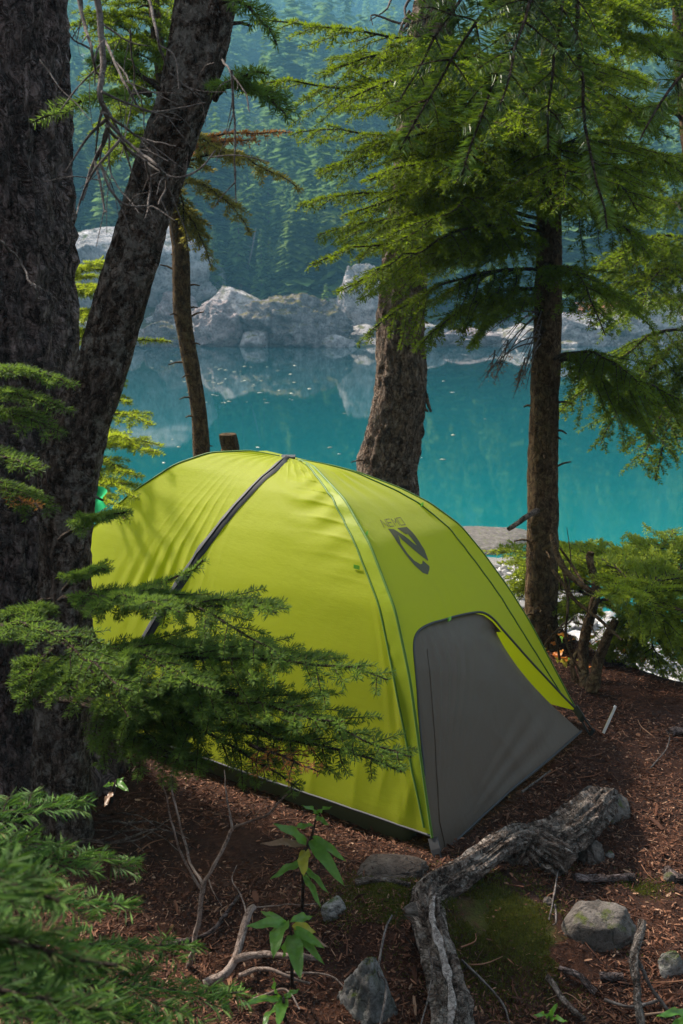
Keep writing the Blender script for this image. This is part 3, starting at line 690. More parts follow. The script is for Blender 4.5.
mid = [((62, 598, 2.47), (203, 560, 2.12), dict(width=.08, arch=-.03)), ((68, 606, 2.45), (276, 613, 2.02), {}), ((66, 600, 2.45), (287, 662, 1.98), dict(arch=.06)),
       ((60, 600, 2.40), (180, 612, 1.95), dict(width=.10)), ((60, 660, 2.43), (388, 680, 1.92), dict(width=.24, n_tw=17)), ((60, 660, 2.43), (330, 660, 2.15), dict(width=.16)),
       ((62, 680, 2.45), (411, 757, 1.86), dict(width=.22, n_tw=17, arch=.05)), ((62, 690, 2.45), (300, 742, 1.98), dict(width=.22)), ((60, 700, 2.4), (205, 772, 2.0), dict(width=.15)),
       ((58, 700, 2.42), (300, 790, 1.95), dict(width=.14, arch=.06)), ((55, 640, 2.4), (215, 690, 1.85), dict(width=.18)), ((50, 600, 2.42), (2, 640, 2.1), dict(width=.09)), ((52, 650, 2.42), (24, 700, 2.1), dict(width=.08)), ((62, 700, 2.42), (402, 772, 1.90), dict(width=.2, n_tw=17)), ((62, 690, 2.42), (345, 722, 1.88), dict(width=.2)), ((55, 640, 2.42), (130, 720, 1.95), {}),
       ((60, 540, 2.45), (125, 512, 2.3), dict(width=.08)), ((64, 590, 2.45), (105, 570, 2.25), dict(width=.07)),
       ]
for k, (a, b, e) in enumerate(mid): bl(t2, 40+k, a, b, FIR, **{**kw, **e})
bl(t2, 80, (250, 745, 2.0), (318, 772, 1.86), [M['twig'], M['rust']], name='bough', width=.07, n_tw=6, nl=.016, nw=.0022, nd=420, arch=0., droop=.35, sub=3, r0=.003)['label'] = 'dead rust brown sprig at the bough end'
bl(t2, 81, (8, 492, 2.3), (40, 508, 2.1), [M['twig'], M['rust']], width=.04, n_tw=5, nl=.016, nw=.0022, nd=350, arch=0., r0=.003)['label'] = 'dead rust brown sprig'
for k, (a, b, e) in enumerate([((222, 2, 2.3), (277, 45, 2.15), dict(width=.06, arch=.03)), ((212, 92, 2.35), (288, 118, 2.2), dict(width=.10, arch=.03)), ((215, 100, 2.35), (268, 75, 2.1), dict(width=.07)),
                               ((150, 95, 2.4), (33, 122, 2.15), dict(width=.08)), ((160, 90, 2.4), (95, 60, 2.3), dict(width=.10))]):
    bl(t2, 90+k, a, b, FIR, **{**kw, **dict(nl=.026, nw=.0028, n_tw=7, nd=800, thin=1.), **e})
crown(t2, C2, 3.8, float(C2[-1][2]), 6, .9, fr, 2)
# tangle of dead twigs hanging in front
td = thing('dead_branch', at(100, 20, 1.75), 'tangle of bare grey twigs hanging before the leaning trunk', 'branch')
mb = MB()
for k, (pl, r0) in enumerate([([(88, -60), (98, 0), (103, 55), (100, 95), (108, 128), (92, 168), (82, 200)], 4.2), ([(72, -40), (84, 20), (92, 55), (101, 85)], 2.6), ([(108, 122), (135, 148), (160, 168), (166, 186), (158, 205)], 2.2),
     ([(106, 126), (132, 152), (170, 177), (198, 170), (216, 150)], 1.9), ([(104, 112), (140, 138), (176, 146)], 1.8), ([(101, 92), (140, 108), (181, 120)], 1.5), ([(104, 40), (128, 90), (150, 112), (205, 103)], 1.7),
     ([(94, 160), (104, 205), (106, 212)], 1.5), ([(100, 165), (122, 202), (148, 206)], 1.6), ([(148, -10), (158, 40), (172, 75), (205, 98)], 1.7), ([(120, 140), (95, 170), (80, 200), (76, 215)], 1.5), ([(106, 60), (80, 85), (60, 110)], 1.2),
     ([(100, 20), (125, 40), (150, 46)], 1.4), ([(130, 30), (134, 90), (120, 160)], 1.2), ([(90, 50), (70, 35), (55, 0)], 1.3), ([(146, 160), (150, 190), (146, 218)], 1.5), ([(232, 70), (235, 130), (236, 203)], 1.6), ([(222, 60), (232, 72), (246, 95), (250, 112)], 1.4),
     ([(0, 240), (20, 262), (34, 290), (40, 300)], 1.4), ([(40, 60), (62, 90), (90, 120)], 1.0), ([(108, 128), (112, 175), (140, 213)], 1.3), ([(115, 60), (140, 100), (145, 150)], 1.1)]):
    r = np.random.default_rng(k); d = 1.75+.12*r.normal(0, 1)*(k > 3); P = np.array([at(a, b, d+.05*r.normal()) for a, b in pl]); C = spline(P, 5*len(P)); C = C+fbm(C*35+k, 2)[:, None]*.002
    tube(mb, C, np.linspace(r0, r0*.4, len(C))*1.75/FPX*.95, 6)
    for q in range(4 if r0 > 1.5 else 2):
        i = r.integers(3, len(C)-2); t_ = unit(C[i+1]-C[i-1]); d_ = unit(t_*.6+r.normal(0, .6, 3)+[0, 0, -.25]); l_ = r.uniform(.03, .11)
        tube(mb, spline([C[i], C[i]+d_*l_*.5, C[i]+d_*l_+np.array([0, 0, -.2*l_])+r.normal(0, .01, 3)], 9), np.linspace(r0*.45, r0*.2, 9)*1.75/FPX, 5)
mb.build('twigs', M['deadwood'], td)

# T3 thin trunk
rows = [(209, 600, 10), (203, 500, 9), (201, 450, 8.2), (198, 408, 7.6), (190, 358, 7.8), (183, 312, 8.5), (182, 282, 8.6), (181, 250, 8.2), (175, 212, 6.8), (172, 180, 6.5), (168, 120, 6.3), (158, 40, 6), (150, -60, 5), (140, -300, 2)]
P3, r3 = trunk_pts(rows, 5.0)
t3 = tree('slender_tree', (P3[0][0], 5.0, 0), 'thin bare curved trunk rising behind the tent left of its peak')
mb = MB(); C3, _ = trunk(mb, P3, r3, 150, 24, 8, .07, 14, 2.2, stubs=26); mb.build('trunk', M['bark_brown'], t3)
GOLD = [M['twig'], M['golden']]; HEM = [M['twig'], M['hemlock']]
k3 = dict(spread=1.0, width=.16, n_tw=8, nl=.028, nw=.0055, nd=560, arch=.03, droop=.4, sub=3, r0=.006)
for k, (a, b, m, e) in enumerate([((172, 170, 4.9), (300, 190, 4.5), GOLD, dict(width=.2, arch=.12)), ((175, 190, 4.9), (250, 235, 4.6), GOLD, dict(arch=.1)), ((172, 160, 4.9), (255, 140, 4.6), [M['twig'], M['rust']], dict(width=.12)), ((174, 200, 4.9), (212, 270, 4.7), GOLD, dict(width=.10, arch=.05)),
      ((165, 90, 4.9), (95, 70, 4.5), HEM, dict(width=.25)), ((162, 60, 4.9), (88, 10, 4.5), HEM, dict(width=.25)), ((162, 50, 4.9), (118, 40, 4.3), HEM, dict(width=.3)), ((160, 10, 4.9), (108, 25, 4.4), HEM, dict(width=.3)), ((164, 80, 4.9), (120, 110, 4.3), HEM, dict(width=.25)), ((160, 0, 4.9), (200, 40, 5.6), HEM, dict(width=.25)), ((170, 130, 4.9), (110, 150, 4.3), HEM, dict(width=.2)), ((160, 30, 4.9), (120, 80, 4.2), HEM, dict(width=.25)), ((168, 110, 4.9), (105, 120, 4.6), HEM, dict(width=.22)), ((170, 140, 4.9), (98, 165, 4.6), HEM, dict(width=.2)),
      ((160, 20, 4.9), (130, -10, 4.4), HEM, dict(width=.3)), ((182, 205, 4.95), (200, 250, 4.8), GOLD, dict(width=.08)), ((176, 180, 4.9), (188, 250, 4.7), GOLD, dict(width=.06)), ((170, 130, 4.9), (240, 165, 4.4), GOLD, {}), ((174, 150, 4.9), (292, 133, 4.5), [M['twig'], M['rust']], dict(width=.07))]):
    bl(t3, 120+k, a, b, m, **{**k3, **e})
crown(t3, C3, 3.9, float(C3[-1][2]), 5, .7, hm, 3)
# T4 middle trunk
rows = [(380, 620, 40), (384, 560, 33), (388, 480, 28.5), (391, 440, 27), (396, 390, 25), (400, 340, 22.5), (405, 280, 22), (414, 200, 22), (422, 120, 21.5), (432, 40, 21), (440, -60, 19), (452, -400, 15), (462, -900, 6)]
P4, r4 = trunk_pts(rows, 5.25)
t4 = tree('hemlock_tree', (P4[0][0], 5.25, 0), 'flaky grey brown trunk standing just behind the tent ridge')
mb = MB(); C4, _ = trunk(mb, P4, r4, 220, 64, 11, .10, 12, 3.2, stubs=8); mb.build('trunk', M['bark_grey'], t4)
mb = MB()
for pl in ([(415, 345), (423, 380), (424, 405), (428, 412)], [(421, 385), (427, 400), (431, 412)]): tube(mb, spline([at(a, b, 5.2) for a, b in pl], 10), np.linspace(.016, .006, 10), 6, disp=lambda a, s, r: .5*fbm(np.stack([a, s*40, r*0], -1), 2))
mb.build('snag', M['bark_grey'], t4)
mb = MB()
for k in range(16):
    r = np.random.default_rng(k+60); a = at(418+r.normal(0, 8), 20+r.normal(0, 25), 5.0); b = a+np.array([r.normal(-.08, .09), -.12, r.normal(-.10, .12)]); tube(mb, spline([a, (a+b)/2+r.normal(0, .03, 3), b, b+[r.normal(0, .04), 0, -.05]], 12), np.linspace(.009, .002, 12), 5)
mb.build('dead_twigs', M['deadwood'], t4)
crown(t4, C4, 5.6, float(C4[-1][2]), 8, 1., hm, 4)
# T5 the hemlock on the right
rows = [(538, 660, 19), (539, 640, 16.5), (540, 600, 15), (543, 500, 14.5), (545, 400, 13.5), (547, 300, 12.5), (549, 200, 11.5), (550, 100, 10.5), (552, 0, 10), (553, -200, 7), (553, -420, 2)]
P5, r5 = trunk_pts(rows, 4.2)
t5 = tree('young_hemlock', (P5[0][0], 4.2, 0), 'slim brown trunk right of the tent with dense drooping green boughs')
mb = MB(); C5, _ = trunk(mb, P5, r5, 200, 40, 14, .10, 16, 2.4, stubs=30); mb.build('trunk', M['bark_brown'], t5)
k5 = dict(width=.33, n_tw=15, nl=.023, nw=.0042, nd=640, arch=.09, droop=.40, sub=4, r0=.008, hang=.05, thin=.9, spread=1.0)
H5 = [((546, 120), (262, 20, 3.3), dict(width=.30)), ((546, 150), (245, 86, 3.5), dict(width=.30)), ((546, 190), (298, 132, 3.9), {}), ((546, 240), (300, 204, 3.8), dict(width=.26)), ((546, 250), (312, 264, 3.6), dict(width=.24, arch=.06)),
      ((546, 250), (338, 292, 3.9), {}), ((546, 270), (366, 335, 3.8), dict(hang=.25)), ((546, 290), (420, 346, 3.9), dict(hang=.2, width=.28)), ((548, 100), (350, 98, 3.0), {}),  ((546, 310), (470, 348, 4.2), dict(width=.2, thin=.7)),
      ((546, 180), (370, 180, 3.2), {}), ((546, 210), (400, 240, 3.1), {}), ((546, 160), (360, 150, 3.6), {}), ((546, 200), (345, 215, 3.5), {}), ((546, 235), (375, 270, 3.4), dict(hang=.2)), ((546, 130), (395, 110, 3.3), {}), ((546, 180), (420, 205, 3.6), {}),  ((548, 90), (330, 70, 3.5), {}),  ((547, 170), (640, 215, 3.4), {}),  ((546, 230), (345, 245, 4.5), {}), ((546, 130), (330, 60, 4.6), {}), 
      ((548, 60), (690, 60, 3.6), {}), ((548, 120), (650, 130, 3.6), {}), ((548, 150), (690, 180, 4.0), {}), ((547, 210), (645, 250, 3.8), {}), ((546, 270), (605, 335, 3.7), dict(width=.22, thin=.8)), ((546, 290), (655, 335, 4.4), dict(thin=.6, width=.2)), 
      ((547, 150), (565, 205, 3.0), {}), ((548, 130), (455, 185, 3.1), {}), ((548, 90), (520, 135, 2.9), {}),  ((548, 70), (592, 112, 3.0), {}), ((548, 20), (560, 60, 3.0), {}), ((548, 30), (640, 20, 3.5), {}),
          ((548, 80), (470, 70, 5.1), {}),   ((548, 20), (500, 0, 5.0), {}), ((546, 180), (320, 172, 4.1), {}), ((546, 150), (335, 110, 4.2), {}), ((546, 220), (318, 235, 4.2), {}), ((546, 200), (420, 130, 4.9), {}), ((546, 240), (360, 300, 4.3), dict(width=.28)), ((547, 200), (460, 200, 5.1), {}), ((547, 200), (620, 190, 5.0), {}), ((547, 120), (630, 75, 4.9), {}), ((547, 160), (470, 120, 5.2), {}),
      ((546, 364), (690, 408, 4.0), dict(width=.30, hang=.5, arch=.05, bare=.3, r0=.011)), ((546, 364), (640, 385, 3.7), dict(width=.26, hang=.4, bare=.3)), ((547, 362), (600, 392, 4.5), dict(width=.16, hang=.4, thin=.6)), ((547, 362), (655, 440, 4.2), dict(width=.2, hang=.3, bare=.35))]
for k, (a, b, e) in enumerate(H5):
    bl(t5, 200+k, (a[0], a[1], (aty(a[0], a[1], 4.2)-CAM)@FW), b, HEM, **{**k5, **e})
crown(t5, C5, 3.6, float(C5[-1][2]), 6, .6, hm, 6)
mb = MB()
for k in range(14):
    r = np.random.default_rng(k+600); a = aty(543, r.uniform(300, 350), 4.2); b = at(r.uniform(478, 532), r.uniform(340, 400), 4.0); tube(mb, spline([a, (a+b)/2+[0, -.05, .05], b], 10), np.linspace(.004, .0012, 10), 4)
mb.build('dead_twigs', M['deadwood'], t5)
for k, (px, py) in enumerate([(487, 372), (500, 362), (517, 380), (522, 372), (494, 378), (515, 387)]):
    bl(t5, 330+k, (px+8, py-22, 4.05), (px, py+6, 4.05), [M['deadwood'], M['rust']], width=.05, n_tw=4, nl=.014, nw=.004, nd=120, arch=0, r0=.003, droop=.8)['label'] = 'withered brown sprig'
# T6 tree at the right edge
rows = [(712, 640, 14), (710, 500, 12), (706, 360, 10.5), (696, 200, 9.5), (684, 60, 8.5), (680, -60, 8), (680, -500, 3)]
P6, r6 = trunk_pts(rows, 6.0)
t6 = tree('edge_hemlock', (P6[0][0], 6.0, P6[0][2]), 'sunlit hemlock at the right edge behind the slim trunk')
b6 = ground_z(P6[0][0], 6.0); P6[0] = [P6[0][0]+.02, 6.0, float(b6)-.1]; P6[1:3] = P6[1:3]; 
mb = MB(); C6, _ = trunk(mb, P6, r6, 120, 28, 18, .09, 14, 2.4, stubs=20); mb.build('trunk', M['bark_brown'], t6)
k6 = dict(spread=1.0, width=.36, n_tw=15, nl=.027, nw=.0062, nd=430, arch=.10, droop=.5, sub=4, r0=.01, hang=.1)
for k, (a, b, e) in enumerate([((684, 250), (603, 303, 5.4), {}), ((684, 240), (612, 272, 5.2), {}), ((684, 270), (640, 310, 5.0), {}), ((684, 330), (560, 412, 5.2), dict(hang=.3)), ((684, 340), (600, 445, 5.3), dict(hang=.35)), ((686, 380), (640, 465, 5.0), {}), ((686, 400), (655, 480, 5.2), dict(width=.2)), ((684, 360), (720, 440, 5.0), {}),
      ((682, 160), (625, 205, 5.0), {}), ((682, 120), (610, 130, 5.3), {}), ((682, 60), (620, 55, 5.2), {}), ((682, 20), (640, 5, 5.0), {}), ((684, 200), (730, 230, 5.2), {}), ((684, 300), (735, 330, 5.4), {}), ((682, 90), (740, 100, 5.4), {}), ((682, 210), (650, 225, 6.6), {}), ((684, 300), (610, 330, 6.6), dict(thin=.6))]):
    bl(t6, 400+k, (a[0], a[1], (aty(a[0], a[1], 6.0)-CAM)@FW), b, HEM, **{**k6, **e})
crown(t6, C6, 4.0, float(C6[-1][2]), 8, 1., hm, 7)
# overhanging fir bough, top right, near the lens
tb = thing('overhanging_bough', at(540, -60, 1.75), 'dark long needled fir bough hanging down at the top right near the lens', 'bough')
FB = [M['twig'], M['fir_big']]
for k, (a, b, e) in enumerate([((560, -90, 1.85), (400, 150, 1.66), dict(width=.12)), ((560, -80, 1.8), (462, 175, 1.62), dict(width=.11)), ((575, -60, 1.8), (607, 228, 1.65), dict(width=.05, arch=-.02, n_tw=5)), ((520, -80, 1.8), (395, 108, 1.70), dict(width=.10)), ((570, -60, 1.8), (548, 150, 1.68), dict(width=.09)), ((545, -50, 1.8), (500, 105, 1.6), dict(width=.10)), ((700, 60, 2.1), (640, 140, 2.0), dict(width=.07, n_tw=4))]):
    bl(tb, 460+k, a, b, FB, **{**dict(width=.12, n_tw=7, nl=.032, nw=.0023, nd=760, arch=.02, droop=.12, sub=0, r0=.004, spread=.22, jag=.02, pn=(.1, -.85, .5)), **e})
# small firs behind the left trunks
def small_fir(base, top, label, boughs, seed, mats, kk, cat='young fir', name='young_fir', bark='bark_brown', r=.03):
    t = thing(name, base, label, cat); mb = MB(); P = spline([base, (np.array(base)+top)/2+[.02, .01, 0], top], 40); tube(mb, P, np.linspace(r, r*.2, 40), 12, disp=lambda a, s, q: .12*fbm(np.stack([np.cos(a), np.sin(a), s*12], -1), 3)); mb.build('trunk', M[bark], t)
    for k, (a, b, e) in enumerate(boughs): bl(t, seed+k, a, b, mats, **{**kk, **e})
    return t
kf = dict(spread=1.0, width=.15, n_tw=11, nl=.022, nw=.0032, nd=900, arch=.03, droop=.35, sub=4, r0=.006)
pb = at(80, 600, 3.15); pb[2] = 0
pb = np.array([-1.02, 3.45, .0]) if False else np.array([-1.62, 4.35, 0.])
SHR = [M['twig'], M['shrub']]
small_fir(pb, pb+[0.05, 0, 2.6], 'bright young fir peeking out between the two left trunks', [
    ((60, 400, 4.4), (128, 402, 3.9), {}), ((60, 420, 4.4), (152, 425, 3.7), {}), ((60, 440, 4.4), (158, 452, 3.6), {}), ((60, 450, 4.4), (162, 446, 4.3), {}), ((60, 455, 4.4), (138, 478, 3.6), {}), ((60, 430, 4.4), (130, 440, 3.5), {}), ((70, 480, 4.4), (136, 498, 3.5), {}), ((70, 480, 4.4), (125, 520, 3.5), {}),
    ((60, 290, 4.4), (112, 262, 4.2), {}), ((60, 300, 4.4), (108, 290, 4.0), {}), ((60, 320, 4.4), (108, 320, 4.0), {}), ((60, 330, 4.4), (105, 352, 4.0), {}), ((100, 352, 4.3), (172, 343, 4.2), dict(width=.04)), ((60, 380, 4.4), (118, 385, 4.0), {})], 500, SHR, kf)
# dark low fir in front of the thick trunk, left edge
pb = np.array([-1.28, 2.42, 0.])
small_fir(pb, pb+[0, 0, 1.55], 'small dark fir with flat boughs at the left edge before the thick trunk', [
    ((-60, 380, 2.4), (72, 384, 2.35), {}), ((-60, 400, 2.4), (66, 410, 2.3), {}), ((-60, 420, 2.4), (60, 432, 2.3), {}), ((-60, 450, 2.4), (35, 470, 2.1), {}), ((-60, 480, 2.4), (50, 510, 2.25), {}),
    ((-60, 620, 2.4), (128, 690, 1.75), dict(width=.13))], 530, FIR, {**kf, **dict(nl=.018, nw=.0021, nd=800, bare=.35, width=.11)})
# near young fir, bottom left
NF = [M['twig'], M['fir_near']]
pb = np.array([-.72, 1.15, 0.])
small_fir(pb, pb+[-.02, .03, 1.0], 'light green young fir with flat needles at the bottom left, closest to the lens', [
    ((-200, 850, 1.2), (84, 800, 1.5), dict(width=.10)), ((-200, 880, 1.2), (52, 842, 1.45), dict(width=.10)), ((-200, 900, 1.2), (134, 862, 1.55), dict(width=.12)), ((-200, 930, 1.1), (126, 905, 1.3), dict(width=.09)), ((-200, 930, .8), (118, 965, .80), dict(width=.06)), ((-200, 880, .8), (60, 902, .78), dict(width=.06)),
    ((-200, 960, 1.1), (243, 992, 1.5), dict(width=.13, n_tw=11)), ((-200, 960, 1.1), (200, 945, 1.5), dict(width=.10)), ((-200, 1000, 1.0), (225, 1040, 1.4), dict(width=.13)), ((-200, 1000, .9), (110, 1010, .95), dict(width=.08))], 560, NF,
    dict(width=.10, n_tw=8, nl=.030, nw=.0024, nd=760, arch=.015, droop=.10, sub=0, bare=.3, r0=.004, spread=.36), r=.014)

# bent little tree at the bank, right of the slim trunk
gb = lambda px, py, y: (lambda p: np.array([p[0], p[1], float(ground_z(p[0], p[1]))]))(aty(px, py, y))
t7 = thing('bent_juniper', gb(600, 690, 4.0), 'low bushy evergreen with bent dark stems on the bank at right', 'shrub')
mb = MB()
for pl, r0 in (([(586, 696, 4.0), (583, 650, 4.1), (592, 610, 4.1), (596, 590, 4.2), (590, 560, 4.3), (591, 552, 4.3)], .024), ([(592, 692, 3.95), (600, 655, 3.95), (610, 632, 3.95), (616, 620, 3.95)], .026), ([(578, 690, 4.05), (572, 665, 4.1), (578, 650, 4.15)], .015),
               ([(552, 535, 4.1), (562, 565, 4.0), (590, 590, 3.9), (640, 597, 3.8), (700, 618, 3.7)], .014), ([(553, 570, 4.1), (575, 600, 4.0), (600, 620, 3.9), (622, 640, 3.8)], .009), ([(562, 560, 4.05), (568, 600, 4.0), (566, 640, 4.0), (580, 672, 4.0)], .007), ([(548, 625, 4.1), (556, 640, 4.1), (560, 660, 4.1)], .008), ([(590, 596, 4.0), (575, 570, 4.2), (560, 548, 4.2)], .008)):
    C = spline([at(*p) for p in pl], 40); tube(mb, C, np.linspace(r0, r0*.55, 40), 10, disp=lambda a, s, q: .2*fbm(np.stack([np.cos(a), np.sin(a), s*25], -1), 3))
for k in range(16):
    r = np.random.default_rng(k+900); a = at(r.uniform(560, 610), r.uniform(580, 640), 4.0); b = a+r.normal(0, .12, 3)+[0, 0, -.06]; tube(mb, spline([a, (a+b)/2+r.normal(0, .02, 3), b], 8), np.linspace(.004, .0012, 8), 4)
mb.build('stem', M['bark_brown'], t7)
kj = dict(spread=1.0, width=.30, n_tw=14, nl=.023, nw=.0048, nd=540, arch=.05, droop=.25, sub=5, r0=.006)
for k, (a, b, e) in enumerate([((600, 600, 4.6), (500, 548, 4.9), {}), ((600, 590, 4.6), (520, 570, 4.7), {}), ((600, 600, 4.6), (505, 590, 4.8), {}), ((600, 590, 4.6), (560, 552, 5.0), {}), ((610, 590, 4.5), (575, 545, 4.9), {}), ((640, 600, 4.3), (590, 560, 4.6), {}), ((640, 600, 4.3), (672, 530, 4.8), {}), ((640, 600, 4.3), (640, 545, 5.0), {}), ((620, 600, 4.3), (622, 552, 4.9), {}), ((660, 600, 4.3), (700, 545, 4.7), {}),
      ((640, 597, 3.9), (690, 580, 4.1), {}), ((620, 597, 3.9), (660, 620, 3.7), {}), ((640, 600, 3.9), (690, 640, 3.8), {}), ((640, 600, 4.0), (655, 670, 4.2), dict(hang=.2)), ((650, 600, 3.9), (695, 670, 4.0), dict(hang=.2)), ((610, 600, 4.1), (560, 630, 4.7), dict(width=.2)), ((600, 600, 4.5), (520, 625, 5.2), dict(width=.2)), ((640, 600, 4.2), (610, 590, 3.7), dict(width=.15)), ((660, 600, 4.4), (690, 600, 4.9), {}), ((630, 605, 4.2), (625, 668, 4.3), dict(width=.2, hang=.2))]):
    bl(t7, 600+k, a, b, SHR, **{**kj, **e})
tag(t7.children[0], 'dark bent stems')
# broken stump post behind the tent
p = aty(229, 452, 5.1); top = aty(229, 434, 5.1)
st = thing('broken_stump', (p[0], 5.1, 0), 'short broken stump top showing just above the tent ridge', 'stump')
mb = MB(); trunk(mb, np.array([[p[0], 5.1, -.1], [p[0], 5.1, .6], top]), np.array([.06, .05, .043]), 50, 24, 31, .12, 14, 2.4); mb.build('trunk', M['bark_brown'], st)
mb = MB(); V, F = ico(3); 
# green cloth between trunk and tent
p = at(96, 497, 3.2); u = np.linspace(0, 1, 16); a, b = np.meshgrid(u, u, indexing='ij')
V = np.stack([p[0]+(a-.5)*.05+.01*np.sin(b*7), p[1]+.02*np.sin(a*6+b*3), p[2]+(.5-b)*.10*(1-.5*np.abs(a-.4))], -1).reshape(-1, 3)
i = np.arange(15)[:, None]*16; j = np.arange(15)[None]; mb = MB(); mb.add(V, np.stack([i+j, i+16+j, i+17+j, i+j+1], -1).reshape(-1, 4))
tube(mb, np.array([p+[0, 0, .05], p+[-.03, -.05, .12], p+[-.12, -.2, .2]]), .002, 5)
M['jade'] = fabric('jade_cloth', (.03, .42, .17), (.05, .6, .25), .4)
tag(mb.build('green_cloth', M['jade']), 'small bright jade green cloth hung between crooked trunk and tent', 'cloth')
# driftwood stub
def stick(name, pts, r0, r1, mat, label, cat, seed=0, sides=9, rough=.22, group=None):
    mb = MB(); P = np.array(pts, float); C = spline(P, max(14, 8*len(P))); C = C+np.stack([fbm(C*18+seed+q, 2) for q in (1, 4, 8)], 1)*r0*.5
    tube(mb, C, np.linspace(r0, r1, len(C)), sides, disp=lambda a, s, q: rough*fbm(np.stack([np.cos(a)*1.5, np.sin(a)*1.5, s*30+seed], -1), 4))
    return tag(mb.build(name, mat), label, cat, group)
mb = MB(); C = spline([at(537, 510, 4.12), at(522, 520, 3.98), at(509, 529, 3.9)], 14); tube(mb, C, np.linspace(.012, .009, 14), 9, disp=lambda a, s, q: .25*fbm(np.stack([np.cos(a), np.sin(a), s*30], -1), 3)); mb.build('broken_limb', M['bark_grey'], t5)

# ================================================================== FOREGROUND
def gz(px, py, lift=0.0):
    p = atz(px, py, 0.0)
    for _ in range(4): p = atz(px, py, float(ground_z(p[0], p[1]))+lift)
    return p
# the big surface root: two limbs meeting in a knee
root = thing('tree_root', gz(425, 900), 'large weathered root with peeling bark crossing the ground before the tent', 'root')
def rootlimb(name, pts, rad, seed, amp=.16):
    mb = MB(); C = spline(pts, 260); rr = np.interp(np.linspace(0, 1, 260), np.linspace(0, 1, len(rad)), rad)
    def disp(a, s, r): 
        Q = np.stack([np.cos(a)*2.0, np.sin(a)*2.0, s*5+seed], -1); F_ = np.stack([np.cos(a)*7, np.sin(a)*7, s*26+seed], -1)
        G_ = np.stack([np.cos(a)*6, np.sin(a)*6, s*4.5+seed], -1)
        return amp*(.7*ridged(Q, 3, seed)+.35*fbm(F_, 4, seed)+.55*ridged(G_, 3, seed+4))+.10*np.cos(3*a+s*9)-.1
    tube(mb, C, rr, 90, 0, disp); return mb.build(name, M['bark_root'], root)
L = lambda px, py, z: atz(px, py, z)
rootlimb('root_limb', [L(448, 1075, .02), L(452, 1010, .035), L(440, 955, .05), L(427, 915, .065), L(432, 893, .07), L(470, 868, .085), L(505, 843, .095), L(525, 838, .085), L(548, 852, .05), L(560, 858, .01)], [.040, .036, .034, .037, .038, .029, .028, .034, .040, .04], 3, .28)
rootlimb('root_limb', [L(510, 872, -.01), L(530, 852, .03), L(560, 838, .045), L(583, 820, .05), L(600, 804, .03), L(612, 798, -.02)], [.04, .050, .046, .046, .042, .02], 9, .30)
rootlimb('root_limb', [L(425, 905, .03), L(400, 897, .025), L(372, 893, .022), L(348, 900, .0), L(335, 908, -.03)], [.03, .026, .024, .022, .014], 14, .24)
mb = MB()
def strip(pts, w, lift):
    C = spline(pts, 50); T, n_, b_ = frames(C); wv = unit(np.cross(T, [0, 0, 1]))*np.interp(np.linspace(0, 1, 50), np.linspace(0, 1, len(w)), w)[:, None]*(1+.5*fbm(C*30, 3))[:, None]
    up_ = np.array([0, 0, 1.])*lift; V = np.concatenate([C-wv, C+up_, C+wv]); k = np.arange(49)
    mb.add(V, np.concatenate([np.stack([k+o, k+1+o, k+51+o, k+50+o], 1) for o in (0, 50)]))
strip([L(434, 896, .116), L(432, 918, .110), L(443, 955, .094), L(452, 1000, .080), L(447, 1040, .068)], [.003, .009, .007, .010, .006], .003)
M['barewood'] = bark_mat('silvered_bare_wood', (.10, .08, .075), (.22, .19, .18), (.36, .33, .325), 1, 60, .1, .2, strength=.4, dist=.004)
tag(mb.build('bare_wood', M['barewood'], root), 'silvery strip of bare wood')

def stone(name, px, py, w, h, label, mat, seed, cat='stone', sub=5, depth=.8, up_=.42, rot=0, **k):
    p = gz(px, py); d = (p-CAM)@FW; sw = w*d/FPX/2; sh = h*d/FPX/2
    mb = MB(); rock(mb, p+np.array([0, sw*depth*.5, sh*(up_-.34)]), (sw*1.15, sw*depth*1.1, sh*1.45), seed, sub, rot=rot, **k); return tag(mb.build(name, M[mat]), label, cat)
stone('stone', 597, 942, 66, 46, 'large rounded grey stone on the moss right of the root', 'rock_grey', 3, rough=.12)
stone('stone', 674, 973, 24, 24, 'small pale stone at the right edge of the ground', 'rock_pale', 5, rough=.15)
stone('stone', 592, 862, 22, 30, 'small grey stone leaning on the upper root end', 'rock_grey', 8, rough=.18)
stone('stone', 604, 812, 56, 20, 'flat mossy stone at the far end of the root', 'rock_grey', 12, rough=.2)
stone('stone', 368, 1015, 54, 76, 'jagged pale lichened rock at the bottom edge', 'rock_pale', 15, rough=.35, point=.55, up_=.5)
stone('stone', 388, 876, 62, 15, 'half buried brown stone beside the tent corner', 'rock_brown', 19, rough=.15)
stone('stone', 420, 925, 30, 22, 'small rough stone tucked against the left of the root knee', 'rock_grey', 23, rough=.2)
stone('stone', 672, 882, 14, 10, 'tiny grey pebble right of the long stick', 'rock_grey', 27, rough=.2)
stone('stone', 610, 857, 8, 8, 'tiny whitish pebble right of the leaning stone', 'rock_pale', 29, rough=.2)
stone('stone', 333, 915, 26, 16, 'small whitish stone under the seedling leaves', 'rock_pale', 33, rough=.25)
stone('stone', 548, 905, 12, 8, 'little brown pebble between root and large stone', 'rock_grey', 35, rough=.2)
DW = M['deadwood']
stick('stick', [gz(575, 877, .012), gz(605, 878, .014), gz(634, 877, .010)], .011, .010, M['bark_dark'], 'short dark stick lying level above the large stone', 'stick', 1)
stick('stick', [gz(640, 1030, .05), gz(636, 985, .10), gz(634, 960, .12), gz(642, 922, .15)], .009, .011, M['bark_root'], 'upright broken grey stick at lower right', 'stick', 2)
stick('stick', [gz(636, 958, .11), gz(650, 985, .07), gz(664, 1005, .02), gz(676, 1020, .0)], .005, .003, DW, 'thin forked twig leaning off the upright stick', 'stick', 3)
